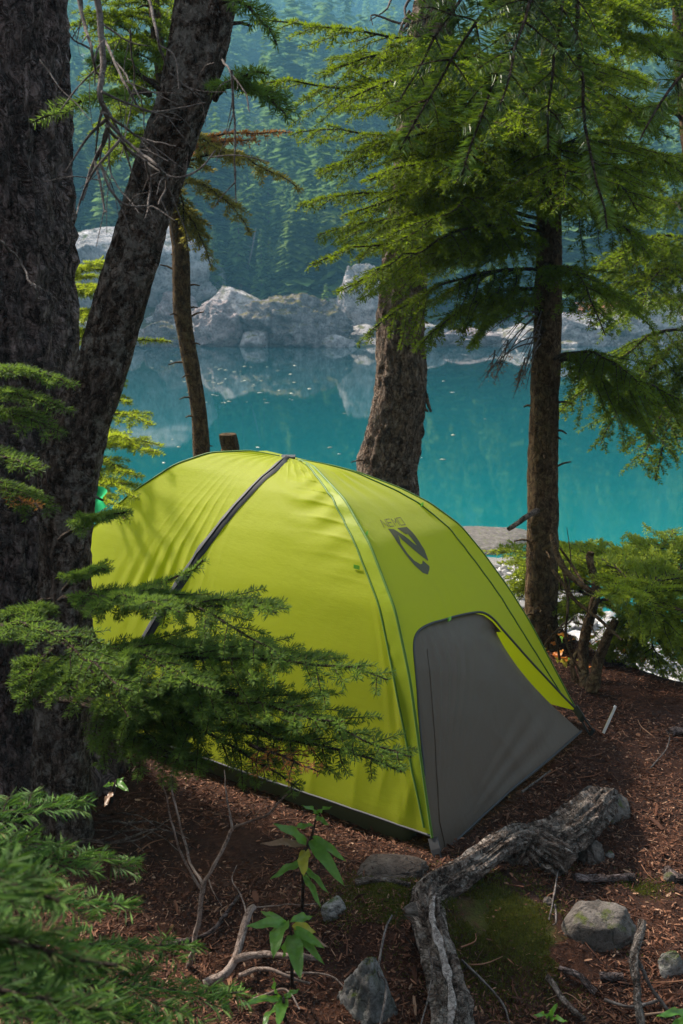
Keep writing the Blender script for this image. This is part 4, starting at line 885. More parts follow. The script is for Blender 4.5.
stick('stick', [gz(546, 978, .015), gz(562, 998, .02), gz(585, 1020, .02)], .008, .006, M['bark_root'], 'pale thin stick pointing at the bottom edge', 'stick', 4)
stick('stick', [gz(560, 968, .01), gz(578, 975, .02), gz(596, 992, .01)], .007, .008, M['bark_dark'], 'curved dark stick below the large stone', 'stick', 5)
stick('stick', [gz(600, 977, .01), gz(622, 977, .014)], .010, .009, M['bark_dark'], 'stubby dark wood chunk below the large stone', 'stick', 6)
stick('stick', [gz(666, 868, .01), gz(676, 876, .016), gz(690, 880, .01)], .014, .012, M['bark_dark'], 'thick dark stick at the right edge', 'stick', 7)
stick('stick', [gz(522, 792, .006), gz(536, 781, .01), gz(550, 771, .006)], .004, .003, DW, 'thin pale twig lying by the grey panel', 'stick', 8)
stick('stick', [gz(555, 905, .02), gz(556, 922, .04), gz(553, 925, .02)], .003, .002, DW, 'tiny upright twig beside the large stone', 'stick', 9)
stick('stick', [gz(650, 768, .004), gz(664, 752, .02), gz(670, 738, .03), gz(666, 730, .05)], .003, .0015, DW, 'thin curved pale twig on litter at the right', 'stick', 10)
stick('stick', [gz(668, 731, .012), gz(676, 729, .016), gz(690, 733, .012)], .016, .014, M['bark_dark'], 'dark rounded wood piece at the right edge below the gravel', 'stick', 11)
stick('stick', [gz(605, 1000, .01), gz(630, 1006, .03), gz(660, 1000, .01)], .004, .003, DW, 'thin grey twig lying across the lower right', 'stick', 12)
stick('stick', [gz(380, 1030, .03), gz(386, 985, .08), gz(378, 970, .10), gz(385, 930, .13), gz(392, 915, .14)], .0035, .002, DW, 'thin pale stem standing left of the root', 'stick', 13)
stick('stick', [gz(462, 960, .01), gz(500, 1000, .02), gz(512, 1030, .01)], .003, .002, DW, 'fine pale stalk right of the root near the bottom', 'stick', 14)
stick('stick', [gz(355, 884, .01), gz(385, 880, .014), gz(410, 884, .01)], .009, .007, M['bark_root'], 'flat grey stick beside the tent corner', 'stick', 15)
stick('stick', [gz(560, 860, .02), gz(552, 905, .03), gz(549, 920, .02)], .0026, .002, DW, 'thin twig hanging over the upper root', 'stick', 16)
stick('stick', [gz(420, 1030, .06), gz(432, 975, .10), gz(428, 950, .13)], .002, .0012, DW, 'thin dry stalk crossing the root bark', 'stick', 17)
# dead sapling and fallen branch, left of centre
def polytwig(name, lines, mat, label, cat, base):
    o = thing(name, base, label, cat)
    for k, (pl, r0, r1) in enumerate(lines):
        mb = MB(); C = spline([np.array(p) for p in pl], 10*len(pl)); C = C+np.stack([fbm(C*22+k+q, 2) for q in (1, 5, 9)], 1)*.003
        tube(mb, C, np.linspace(r0, r1, len(C)), 8, disp=lambda a, s, q: .18*fbm(np.stack([np.cos(a), np.sin(a), s*40], -1), 3)); mb.build('stem' if k == 0 else 'twig', mat, o)
    return o
d0 = 2.25
A_ = lambda px, py, d=d0: at(px, py, d)
M['paletwig'] = bark_mat('pale_pink_twig', (.12, .085, .07), (.21, .16, .14), (.33, .27, .25), 1, 60, .1, .2, strength=.4, dist=.003)
polytwig('dead_sapling', [([gz(189, 968), A_(194, 945, 2.3), A_(203, 895), A_(208, 878), A_(220, 855), A_(234, 828), A_(262, 818, 2.2), A_(282, 800, 2.15), A_(296, 782, 2.1)], .0062, .0015), ([A_(203, 893), A_(190, 872, 2.25), A_(178, 845, 2.2), A_(168, 805, 2.15), A_(161, 778, 2.1)], .0035, .0012), ([A_(204, 885), A_(190, 860, 2.3), A_(178, 815, 2.3), A_(172, 780, 2.3), A_(175, 760, 2.3)], .0035, .0012),
    ([A_(233, 830), A_(228, 800, 2.25), A_(223, 770, 2.3)], .003, .001), ([A_(208, 880), A_(215, 892, 2.2), A_(222, 905, 2.2)], .0016, .0008)], M['paletwig'], 'thin pale forked dead sapling standing in front of the boughs', 'sapling', gz(189, 968))
polytwig('fallen_branch', [([gz(205, 985, .02), gz(226, 972, .04), gz(236, 955, .06), gz(247, 915, .09), gz(253, 908, .09)], .011, .009), ([gz(234, 960, .06), gz(262, 954, .07), gz(290, 956, .08), gz(318, 958, .06)], .009, .006), ([gz(247, 912, .09), gz(240, 895, .10), gz(232, 880, .12), gz(238, 865, .13)], .0022, .001), ([gz(255, 907, .09), gz(285, 905, .08), gz(320, 904, .08)], .002, .001),
    ([gz(240, 975, .03), gz(262, 968, .06), gz(285, 975, .05), gz(310, 985, .03)], .006, .003), ([gz(285, 972, .05), gz(330, 975, .05), gz(355, 1000, .02)], .003, .0015), ([gz(250, 1000, .02), gz(285, 990, .04), gz(300, 1010, .02)], .004, .002)], M['paletwig'], 'pale forked branch lying under the broad leaved seedlings', 'branch', gz(205, 985))
polytwig('fallen_branch', [([gz(75, 838, .03), gz(115, 842, .06), gz(150, 830, .05), gz(180, 833, .02)], .005, .002)]+[([gz(70+9*k, 842-9*(k % 4), .02), gz(108+8*k, 838-8*(k*5 % 4), .05+.02*(k % 3)), gz(135+9*k, 818+11*(k*3 % 4), .02)], .0032, .0012) for k in range(7)], M['bark_root'], 'heap of thin dry twigs at the foot of the dark trunks', 'branch', gz(75, 838))
polytwig('fallen_branch', [([gz(165, 945, .01), gz(205, 935, .02), gz(225, 915, .02), gz(240, 892, .015)], .007, .004)], M['bark_dark'], 'dark curved fallen branch behind the pale sapling stem', 'branch', gz(165, 945))
polytwig('fallen_branch', [([gz(-5, 985, .02), gz(20, 982, .04), gz(60, 988, .03), gz(105, 982, .04)], .006, .004)], M['deadwood'], 'grey twig behind the near fir boughs at bottom left', 'branch', gz(20, 985))

# broad leaved seedlings
def leaf_mat(name, a, b, t, tf=.4):
    m, nt, _, L_ = mat_new(name); v = coords(nt)
    c = mix(nt, a, b, rnd_island(nt)); c = mix(nt, c, tuple(x*.6 for x in a), ramp(nt, noise(nt, v, 90, 4), [(.45, .5), (.62, 0.)]))
    surf(nt, c, .38, bump(nt, noise(nt, v, 160, 3), .25, .003), spec=.45, trans=t, tfac=tf); return m
M['leaf'] = leaf_mat('seedling_leaf', (.05, .15, .022), (.13, .30, .04), (.26, .50, .05))
M['leaf_y'] = leaf_mat('yellow_leaf', (.30, .36, .04), (.50, .42, .04), (.55, .5, .05))
M['leaf_b'] = leaf_mat('withered_leaf', (.22, .13, .08), (.34, .22, .16), (.3, .18, .1), .3)
M['leaf_o'] = leaf_mat('orange_leaf', (.55, .12, .02), (.62, .30, .03), (.7, .25, .02))
def leaf(mb, b, tip, w, up_=(0, -.4, 1), sag=.15, fold=.25, mat=0):
    b, tip = np.array(b, float), np.array(tip, float); d = tip-b; l = np.linalg.norm(d); d = d/l; s = unit(np.cross(d, up_)); n = np.cross(s, d)
    u = np.linspace(0, 1, 11); prof = np.sin(np.pi*u**.8)**.8*(1-.15*u)+.02; v = np.linspace(-1, 1, 7)
    c = b+np.outer(u*l, d)-np.outer(sag*l*u**2, n)+np.outer(.06*l*np.sin(np.pi*u), n)
    V = c[:, None]+(v[None, :]*prof[:, None]*w/2)[..., None]*s+(np.abs(v)[None]*prof[:, None]*w/2*fold+.004*np.sin(u*14)[:, None]*v[None]**2)[..., None]*n
    i = np.arange(10)[:, None]*7; j = np.arange(6)[None]; mb.add(V.reshape(-1, 3), np.stack([i+j, i+7+j, i+8+j, i+1+j], -1).reshape(-1, 4), mat)
def seedling(base, stem, leaves, label, dflt):
    o = thing('seedling', base, label, 'seedling'); mb = MB(); C = spline([np.array(base)]+[at(*p) for p in stem], 30); tube(mb, C, np.linspace(.0045, .0018, 30), 7); mb.build('stem', M['twig'], o)
    for (a, b, w, m) in leaves:
        mb = MB(); leaf(mb, at(*a), at(*a)+(at(*b)-at(*a))*.92, w*.68, up_=unit([rng.normal(0, .35), -.6, 1])); x = mb.build('leaf', M[m], o)
        if m == 'leaf_b': x['label'] = 'withered brownish leaf'
    return o
D = 2.05
seedling(gz(302, 910), [(303, 890, 2.1), (304, 860, D), (312, 835, D), (318, 812, D)], [((306, 845, D), (277, 820, 1.98), .038, 'leaf'), ((306, 846, D), (260, 840, 1.99), .026, 'leaf_b'), ((309, 840, D), (346, 885, 1.95), .040, 'leaf'), ((312, 836, D), (349, 862, 2.02), .026, 'leaf'), ((304, 862, D), (268, 877, 2.0), .026, 'leaf'), ((306, 850, D), (302, 875, 1.98), .040, 'leaf_y'),
    ((314, 826, D), (286, 828, 2.1), .020, 'leaf'), ((318, 815, D), (304, 803, 2.0), .016, 'leaf'), ((318, 813, D), (331, 805, 2.02), .014, 'leaf'), ((316, 818, D), (328, 823, 1.99), .018, 'leaf'), ((303, 875, D), (322, 905, 1.96), .022, 'leaf'), ((304, 868, D), (330, 892, 1.99), .020, 'leaf')], 'taller seedling with long glossy green leaves before the tent hem', 'leaf')
D2 = 1.98
seedling(gz(292, 985), [(292, 965, 2.0), (292, 940, D2), (290, 925, D2)], [((288, 926, D2), (248, 922, 1.9), .036, 'leaf'), ((286, 922, D2), (270, 952, 1.85), .052, 'leaf'), ((292, 935, D2), (300, 975, 1.85), .052, 'leaf'), ((290, 922, D2), (316, 914, 2.03), .030, 'leaf'), ((294, 928, D2), (325, 948, 1.92), .030, 'leaf'), ((294, 930, D2), (326, 965, 1.92), .026, 'leaf'), ((292, 926, D2), (318, 932, 1.98), .034, 'leaf_y'),
    ((296, 932, D2), (334, 948, 2.0), .018, 'leaf_b'), ((288, 924, D2), (255, 908, 2.05), .022, 'leaf'), ((291, 938, D2), (280, 960, 2.0), .026, 'leaf')], 'lower seedling with rounder leaves above the pale fallen branch', 'leaf')
seedling(gz(285, 1020), [(284, 1005, 1.85), (283, 995, 1.85)], [((283, 997, 1.85), (268, 980, 1.8), .018, 'leaf'), ((283, 1000, 1.85), (240, 1000, 1.75), .020, 'leaf'), ((284, 1000, 1.85), (278, 1022, 1.75), .034, 'leaf'), ((284, 998, 1.85), (300, 988, 1.85), .016, 'leaf'), ((283, 1003, 1.85), (255, 1030, 1.78), .026, 'leaf')], 'small seedling at the bottom edge beneath the other two', 'leaf')
seedling(gz(548, 1035), [(548, 1025, 1.8), (549, 1016, 1.8)], [((549, 1018, 1.8), (536, 1012, 1.75), .014, 'leaf'), ((549, 1018, 1.8), (557, 1003, 1.78), .014, 'leaf'), ((549, 1020, 1.8), (566, 1018, 1.75), .016, 'leaf')], 'tiny green sprout at the bottom edge right of the root', 'leaf')
seedling(gz(690, 1035), [(690, 1020, 1.75), (688, 1012, 1.75)], [((690, 1014, 1.75), (658, 1012, 1.7), .024, 'leaf'), ((690, 1014, 1.75), (700, 1030, 1.7), .024, 'leaf'), ((690, 1016, 1.75), (664, 1034, 1.7), .022, 'leaf')], 'green leafed sprout in the bottom right corner', 'leaf')
seedling(gz(112, 802), [(113, 790, 2.5), (116, 780, 2.5)], [((116, 782, 2.5), (128, 790, 2.45), .03, 'leaf'), ((114, 785, 2.5), (104, 785, 2.45), .02, 'leaf'), ((113, 792, 2.5), (103, 806, 2.45), .026, 'leaf_b'), ((115, 786, 2.5), (124, 776, 2.5), .02, 'leaf')], 'small sprout at the foot of the dark trunks', 'leaf')
# red leaved shrub on the bank
rb = gb(590, 685, 4.35); o = thing('red_leaf_shrub', rb, 'low shrub with red, orange and yellow leaves by the white gravel', 'shrub')
mb = MB(); r = np.random.default_rng(77); tips = []
for k in range(34):
    t = at(r.uniform(560, 645), 0, 1) if False else at(r.uniform(552, 640), r.uniform(640, 684), r.uniform(4.25, 4.7)); tips.append(t); b = rb+np.array([(t[0]-rb[0])*.3, r.normal(0, .1), -.1]); tube(mb, spline([b, (b+t)/2+[0, 0, .08], t], 10), np.linspace(.004, .0012, 10), 4)
mb.build('stem', M['twig'], o)
mb = MB()
for t in tips:
    for q in range(9):
        b = t+r.normal(0, .05, 3); leaf(mb, b, b+unit(r.normal(0, 1, 3)*[1, 1, .5])*r.uniform(.03, .055), r.uniform(.02, .03), unit(r.normal(0, .5, 3)+[0, -.3, 1]), mat=int(r.choice([0, 0, 1, 2])))
mb.build('leaves', [M['leaf_o'], M['leaf_y'], M['leaf']], o)

# litter: needles, bark chips and cone scales
M['litter'] = None
m, nt, _, _ = mat_new('litter_chips'); c = ramp(nt, rnd_island(nt), [(0, (.018, .007, .004)), (.35, (.058, .021, .011)), (.68, (.112, .044, .024)), (.92, (.18, .085, .048)), (1, (.30, .19, .13))]); surf(nt, c, .8, spec=.25); M['litter'] = m
def scatter(n, seed):
    r = np.random.default_rng(seed); y = 1.45+3.1*r.random(n)**1.25; w = (y*.974+.37)*345/FPX+.12; x = r.uniform(-1, 1, n)*w; x = np.where(r.random(n) < .22, x+np.sign(x)*r.uniform(0, 1.4, n), x); x = np.where((x < -.6) & (r.random(n) < .35), -x, x)
    z = ground_z(x, y); return np.stack([x, y, z], 1), r
def chips(n, seed, l, w, tilt=.35):
    P, r = scatter(n, seed); keep = (P[:, 1] < np.interp(P[:, 0], XE, YE)+.1)
    keep &= (fbm(np.stack([P[:, 0]*3.1, P[:, 1]*3.1, 0*P[:, 0]], 1), 4, 55)+r.normal(0, .35, n)) > -.42
    ms = (((P[:, 0]-.42)/.24)**2+((P[:, 1]-2.2)/.2)**2 < 1) & (r.random(n) < .75); keep &= ~ms; P = P[keep]; n = len(P)
    a = r.uniform(0, 2*np.pi, n); D = np.stack([np.cos(a), np.sin(a), r.normal(0, tilt, n)], 1); D = unit(D); Z_ = unit(np.stack([r.normal(0, tilt, n), r.normal(0, tilt, n), np.ones(n)], 1)); W = unit(np.cross(Z_, D)); Nn = np.cross(D, W)
    l_ = (l*r.lognormal(0, .45, n))[:, None]; w_ = (w*r.lognormal(0, .35, n))[:, None]; c = P+[0, 0, .003]+np.stack([0*a, 0*a, np.abs(D[:, 2])*l_[:, 0]*.4], 1)
    cv = Nn*l_*.10*r.normal(0, 1, (n, 1))
    V = np.stack([c-D*l_/2-W*w_*.35, c+W*w_*-.5+cv, c+D*l_/2-W*w_*.2, c+D*l_/2+W*w_*.25, c+W*w_*.5+cv, c-D*l_/2+W*w_*.3], 1).reshape(-1, 3)
    mb.add(V, np.arange(6*n).reshape(n, 6), 0, None, False)
mb = MB(); chips(84000, 1, .009, .004); chips(70000, 2, .015, .0015, .2); chips(2000, 3, .022, .009, .25)
P_, r_ = scatter(420, 9)
for p_ in P_[P_[:, 1] < 3.6]:
    l_ = r_.uniform(.03, .13); a_ = r_.uniform(0, 6.28); d_ = np.array([math.cos(a_), math.sin(a_), r_.normal(0, .08)])*l_; q_ = np.array([-d_[1], d_[0], 0])*r_.normal(0, .2)
    tube(mb, spline([p_+[0, 0, .006]-d_/2, p_+[0, 0, .010]+q_, p_+[0, 0, .006]+d_/2], 7), np.linspace(r_.uniform(.0012, .0032), .0008, 7), 5)
tag(mb.build('needle_litter', M['litter']), 'brown needles and bark chips covering the ground', 'litter', kind='stuff')
# moss cushions
M['moss'] = needle_mat('moss_leaflets', (.030, .040, .006), (.075, .085, .012), (.13, .13, .02), (.14, .16, .02), .3, brown=.05)
r = np.random.default_rng(5); n = 26000
cs = np.array([(.42, 2.24, .22, .19), (.34, 2.12, .16, .16), (.10, 2.23, .15, .15), (.55, 2.12, .12, .1), (.60, 2.53, .06, .05), (.80, 2.84, .06, .05), (.84, 2.45, .08, .06)]); wt = np.array([.34, .2, .26, .08, .04, .05, .03])
ci = r.choice(len(cs), n, p=wt); x = cs[ci, 0]+r.normal(0, .5, n)*cs[ci, 2]; y = cs[ci, 1]+r.normal(0, .5, n)*cs[ci, 3]
ok = fbm(np.stack([x*9, y*9, x*0], 1), 3, 6) > -.35; x, y = x[ok], y[ok]; n = len(x); P = np.stack([x, y, ground_z(x, y)+.001], 1)
mb = MB(); needles(mb, P, unit(np.stack([r.normal(0, .5, n), r.normal(0, .5, n), np.ones(n)], 1)), np.broadcast_to([0., 1, 0.01], (n, 3)), .009, .0024, 0, r.random(n)*.9, r, .9, (.1, .9))
tag(mb.build('moss', M['moss']), 'low green moss on the ground by the root', 'moss', kind='stuff')
# white gravel on the shore and the spit
def pebbles(name, n, xr, yr, size, mat, label, seed):
    r = np.random.default_rng(seed); V0, F0 = ico(1); x = r.uniform(*xr, n); y = r.uniform(*yr, n); z = ground_z(x, y); ok = z > -2.5; x, y, z = x[ok], y[ok], z[ok]; n = len(x)
    s = size*r.lognormal(0, .5, n); J = r.normal(0, .16, (n, len(V0), 1)); V = V0[None]*(1+J)*np.stack([s, s*r.uniform(.6, 1, n), s*r.uniform(.45, .8, n)], 1)[:, None]; V = V+np.stack([x, y, z+s*.15], 1)[:, None]
    F = (F0[None]+(np.arange(n)*len(V0))[:, None, None]).reshape(-1, 3); mb = MB(); mb.add(V.reshape(-1, 3), F, 0, None, False); return tag(mb.build(name, mat), label, 'gravel', kind='stuff')
m, nt, _, _ = mat_new('white_gravel'); c = ramp(nt, rnd_island(nt), [(0, (.10, .095, .09)), (.5, (.25, .235, .225)), (1, (.50, .48, .47))]); surf(nt, c, .85); M['gravel'] = m
pebbles('shore_gravel', 6500, (.9, 3.6), (6.0, 13.5), .045, M['gravel'], 'white sunlit gravel on the near shore', 3)
stick('driftwood', [(1.9, 10.9, -2.2), (2.6, 9.6, -2.18), (3.3, 8.3, -2.2), (3.9, 7.2, -2.3)], .045, .03, M['bark_root'], 'long thin driftwood pole lying on the white gravel', 'driftwood', 3)
for k, (px, py, s, lb) in enumerate([(637, 690, .20, 'white angular rock at the water edge of the near shore'), (612, 655, .16, 'upright white rock on the gravel behind the bent stems'), (670, 700, .13, 'small white rock by the right edge shore')]):
    p = atz(px, py, -2.3); mb = MB(); rock(mb, p, (s, s*.8, s*.8), 60+k, 4); tag(mb.build('shore_rock', M['gravel'] if False else M['rock_pale']), lb, 'rock')
# flat spit right of the tent ridge
p = atz(485, 541, -2.4); mb = MB(); rock(mb, p+[0, 0, -.10], (1.05, 1.1, .21), 71, 5, rough=.12); tag(mb.build('flat_rock', M['rock_grey']), 'low flat grey rock shelf in the lake left of the slim trunk', 'rock')

V = []; mb = MB(); r = np.random.default_rng(31)  # conifers added out of view to block sky light and deepen the shade
sp_b = MB(); bough(sp_b, (0, 0, 0), (1, 0, -.15), width=.45, arch=.1, n_tw=9, nl=.06, nw=.022, nd=70, seed=3, droop=.3, sub=2, r0=.014)
SV = np.concatenate(sp_b.v); SF = [(f, m_) for f, m_ in zip(sp_b.f, sp_b.m)]
for x, y, hgt in [(-2.6, -.9, 8), (-1.2, -2.0, 9), (.6, -1.9, 9), (3.6, -2.2, 9), (-3.4, .9, 8), (-4.2, 2.6, 9), (-5.6, -1, 10), (-.4, -4.4, 10), (2.6, -4.2, 10), (5.4, -2.4, 10), (-3.2, -4.2, 10), (-6.2, 1.8, 10)]:
    z0 = float(ground_z(x, y)); tube(mb, np.array([[x, y, z0-.1], [x, y, z0+hgt*.5], [x, y, z0+hgt]]), [.13, .09, .01], 10)
    for k in range(34):
        u = (k+.5)/34; z = z0+.5+(hgt-.7)*u; a = k*2.4+r.normal(0, .3); L_ = (1.45*(1-u)**.7+.15)*r.uniform(.8, 1.1); ca, sa = math.cos(a)*L_, math.sin(a)*L_
        Q = np.stack([SV[:, 0]*ca-SV[:, 1]*sa+x, SV[:, 0]*sa+SV[:, 1]*ca+y, SV[:, 2]*L_+z], 1); off = mb.n
        mb.v.append(Q); mb.w.append(Q); mb.t.append(np.zeros(len(Q))); mb.n += len(Q)
        for f, m_ in SF: mb.f.append(f+off); mb.m.append(m_); mb.sm.append(np.full(len(f), False))
tag(mb.build('unseen_shade_forest', [M['bark_dark'], M['fir']]), 'added unseen conifers around the camera that block sky light', 'forest', kind='stuff')

# ================================================================== FAR SHORE
def far_rock(name, px, py, w, h, y, label, seed, mat='rock_shore', depth=.8, cat='rock', **k):
    p = aty(px, py, y); d = (p-CAM)@FW; sw, sh = w*d/FPX/2, h*d/FPX
    z0 = -2.45 if py >= 338 else float(hill_z(p[0], y))-.3
    ztop = p[2]+sh
    mb = MB(); hh = (ztop-z0)*.62; rock(mb, (p[0], y+sw*depth*.4, z0+(ztop-z0)*.36), (sw*1.15, sw*depth, hh), seed, 6, **k); return tag(mb.build(name, M[mat]), label, cat)
M['rock_pink'] = rock_mat('reddish_rock', (.16, .12, .125), (.36, .29, .29), (.55, .47, .47), .8, None, 0, .5, .8)
M['rock_dark'] = rock_mat('pitted_dark_rock', (.08, .065, .07), (.29, .255, .26), (.54, .49, .49), 1.1, (.16, .13, .03), .55, .6, .9)
far_rock('boulder', 231, 340, 92, 60, 63.4, 'pointed pale grey boulder on the far shore right of the slender trunk', 101, point=.7, rough=.16)
far_rock('boulder', 304, 345, 84, 50, 61.5, 'large rough dark pitted boulder on the far shore left of the hemlock', 102, rough=.34, mat='rock_dark')
far_rock('boulder', 364, 345, 44, 78, 65, 'tall pale cliff block behind the flaky trunk', 103, rough=.26)
far_rock('cliff', 128, 318, 150, 104, 68, 'big smooth grey cliff seen between the left trunks', 104, mat='rock_cliff', rough=.14, cat='cliff')
far_rock('boulder', 176, 335, 44, 42, 66, 'brown cracked boulder left of the slender trunk', 105, rough=.3, mat='rock_pink')
far_rock('boulder', 218, 345, 46, 34, 61.3, 'squat reddish slab at the waterline below the pointed boulder', 106, rough=.3, mat='rock_pink')
far_rock('boulder', 160, 345, 40, 24, 61.0, 'dark split boulder at the waterline beside the leaning trunk', 107, rough=.35, mat='rock_dark')
far_rock('boulder', 122, 345, 40, 20, 61.0, 'low pale slab at the waterline at far left', 108, rough=.3)
far_rock('boulder', 254, 345, 26, 16, 60.5, 'small flat slab between pointed and pitted boulders', 109, rough=.3)
far_rock('boulder', 408, 346, 52, 28, 61, 'low grey rock just right of the flaky trunk', 110, rough=.3)
far_rock('boulder', 470, 347, 56, 20, 61, 'wide low rock behind the dead sprigs', 111, rough=.3, mat='rock_pink')
far_rock('boulder', 588, 346, 60, 36, 62, 'sloping grey rock right of the slim trunk', 112, rough=.28)
far_rock('boulder', 646, 346, 74, 40, 62.5, 'broad grey rock bank near the right edge', 113, rough=.28)
far_rock('boulder', 690, 340, 60, 66, 67, 'steep rock behind the right edge tree', 114, rough=.25)
far_rock('boulder', 528, 346, 50, 22, 62, 'low rock hidden partly by the slim trunk', 115, rough=.3)
far_rock('boulder', 338, 346, 26, 12, 60.6, 'little slab at the foot of the tall cliff block', 116, rough=.3)
# rubble along the waterline
r = np.random.default_rng(8); V0, F0 = ico(2); mb = MB()
for k in range(620):
    x = r.uniform(-26, 32); y = 61.2+r.random()**1.5*8+.8*r.random(); z = max(float(hill_z(np.array([x]), np.array([y]))[0]), -2.5); s = .24*r.lognormal(0, .6)
    V = V0*(1+r.normal(0, .13, (len(V0), 1)))*[s*r.uniform(.9, 1.5), s, s*r.uniform(.45, .8)]; mb.add(V+[x, y, z+s*.15], F0, 0, None, False)
tag(mb.build('shore_rubble', M['rock_shore']), 'small broken rocks along the far waterline', 'rubble', kind='stuff')
# far conifers
def far_conifer(seed, n=150):
    r = np.random.default_rng(seed); mb = MB(); tube(mb, np.array([[0, 0, 0], [0, 0, .5], [0, 0, 1.]]), [.014, .009, .002], 5, 0)
    u = r.random(n)**.8*.93+.05; a = r.uniform(0, 2*np.pi, n); R_ = (.20*(1-u)**.8+.012)*r.uniform(.55, 1.15, n); D = np.stack([np.cos(a), np.sin(a), 0*a], 1); S = np.stack([-np.sin(a), np.cos(a), 0*a], 1)
    b = np.stack([0*u, 0*u, u], 1); dr = (R_*r.uniform(.15, .55, n))[:, None]*np.array([0, 0, 1]); w = (R_*r.uniform(.25, .4, n))[:, None]
    V = np.stack([b, b+D*R_[:, None]*.55+S*w-dr*.35, b+D*R_[:, None]-dr, b+D*R_[:, None]*.55-S*w-dr*.35], 1)
    return mb, V.reshape(-1, 3), np.arange(4*n).reshape(n, 4)
m, nt, _, _ = mat_new('far_foliage'); c = ramp(nt, rnd_island(nt), [(0, (.022, .055, .018)), (1, (.15, .25, .07))]); c = mix(nt, c, (.11, .16, .03), ramp(nt, noise(nt, coords(nt), .15, 2), [(.45, 0.), (.65, .6)])); surf(nt, c, .9, spec=.1, trans=c, tfac=.42); M['farfol'] = m
protos = [far_conifer(s) for s in range(5)]
mb = MB(); n = 6500; X = r.uniform(-1, 1, n); Y = 68+440*r.random(n)**1.45; X = X*(26+Y*.42)
Zs = hill_z(X, Y); dens = fbm(np.stack([X*.06, Y*.06, 0*X], 1), 3, 77)
for k in range(n):
    if dens[k] < -.32+.25*(Y[k] > 110)*0: continue
    if Y[k] < 71.5 and abs(X[k]-(-13.5)) < 8: continue
    tm, V, F = protos[k % 5]; h = (5.5+7.5*r.random()+min(12, (Y[k]-68)*.035))*r.choice([.45, .8, 1., 1.15, 1.5], p=[.2, .25, .3, .17, .08])*(1 if Y[k] > 78 else .65); a = r.uniform(0, 6.28); ca, sa = math.cos(a), math.sin(a); wd = r.uniform(.75, 1.7)
    Q = np.stack([(V[:, 0]*ca-V[:, 1]*sa)*h*wd, (V[:, 0]*sa+V[:, 1]*ca)*h*wd, V[:, 2]*h], 1)+[X[k], Y[k], Zs[k]-.2]; mb.add(Q, F, 0, None, False)
tag(mb.build('distant_forest', M['farfol']), 'hazy blue conifer forest covering the far mountainside', 'forest', kind='stuff')
# single trees at the far shore
def fartree(px, py, y, h, k, label, group=None, mat='farfol', wide=1.):
    p = aty(px, py, y); z = float(hill_z(np.array([p[0]]), np.array([y]))[0]); t = thing('pine_tree', (p[0], y, z), label, 'tree', group)
    tm, V, F = far_conifer(50+k, 260); tb_ = MB()
    for v_, f_ in zip(tm.v, tm.f): tb_.add((v_*h)+[p[0], y, z], f_-0 if f_.min() == 0 else f_-f_.min()) if False else None
    tube(tb_, np.array([[p[0], y, z-.2], [p[0], y, z+h*.97]]), [h*.014, .01], 6); tb_.build('trunk', M['bark_grey'], t)
    q = MB(); q.add(V*[h*wide, h*wide, h]+[p[0], y, z], F, 0, None, False); q.build('crown', M[mat], t)
G_ = 'dark conifers at the far shore'; LB_ = 'small dark conifer on the far shore behind the boulders'
for k, (px, y, h) in enumerate([(262, 69, 5.5), (240, 72, 7), (280, 70, 4.5), (300, 73, 7.5), (215, 70, 5), (200, 74, 8), (185, 71, 5), (335, 72, 8), (350, 76, 9), (320, 78, 9), (140, 80, 7), (110, 82, 8), (380, 74, 8), (430, 73, 7), (560, 72, 6), (600, 74, 7), (640, 73, 6), (500, 74, 8), (250, 80, 9), (270, 84, 10)]):
    fartree(px, 300, y, h, k, LB_, G_)
m, nt, _, _ = mat_new('pale_far_foliage'); c = ramp(nt, rnd_island(nt), [(0, (.10, .17, .03)), (1, (.22, .32, .06))]); surf(nt, c, .9, spec=.1, trans=c, tfac=.3); M['farpale'] = m
fartree(326, 300, 62.5, 3.4, 30, 'pale yellow green sapling on the far rocks left of the cliff block', None, 'farpale', 1.5)
m, nt, _, _ = mat_new('rust_far_foliage'); c = ramp(nt, rnd_island(nt), [(0, (.28, .11, .05)), (1, (.42, .2, .09))]); surf(nt, c, .9, spec=.1); M['farrust'] = m
p = aty(606, 318, 63.5); q = MB(); rr_ = np.random.default_rng(4)
n = 500; P = p+rr_.normal(0, 1, (n, 3))*[.9, .6, .5]; needles(q, P, unit(rr_.normal(0, 1, (n, 3))+[0, 0, .6]), np.broadcast_to([.01, 1., 0], (n, 3)), .5, .2, 0, .2, rr_)
tag(q.build('rusty_bush', M['farrust']), 'rusty orange bush on the grey rock bank at right', 'bush')
for k, (a, b, y, lb) in enumerate([((238, 262), (256, 228), 72, 'leaning bare white snag on the far slope'), ((213, 240), (213, 178), 84, 'upright bare pale snag above the far cliff'), ((305, 235), (305, 130), 95, 'tall faint bare snag high in the far forest'), ((300, 262), (296, 242), 70, 'short bare snag by the far shore conifers')]):
    A1, B1 = aty(*a, y), aty(*b, y); A1[2] = min(A1[2], float(hill_z(A1[:1], np.array([y]))[0])); mb = MB(); tube(mb, spline([A1, (A1+B1)/2+[.15, 0, 0], B1], 14), np.linspace(.11, .03, 14), 6)
    for q in range(5): c = A1+(B1-A1)*(.35+.12*q); tube(mb, np.array([c, c+[(.5-.08*q)*(-1)**q, 0, .15]]), [.03, .01], 4)
    tag(mb.build('snag', M['deadwood'] if False else M['barewood']), lb, 'snag')
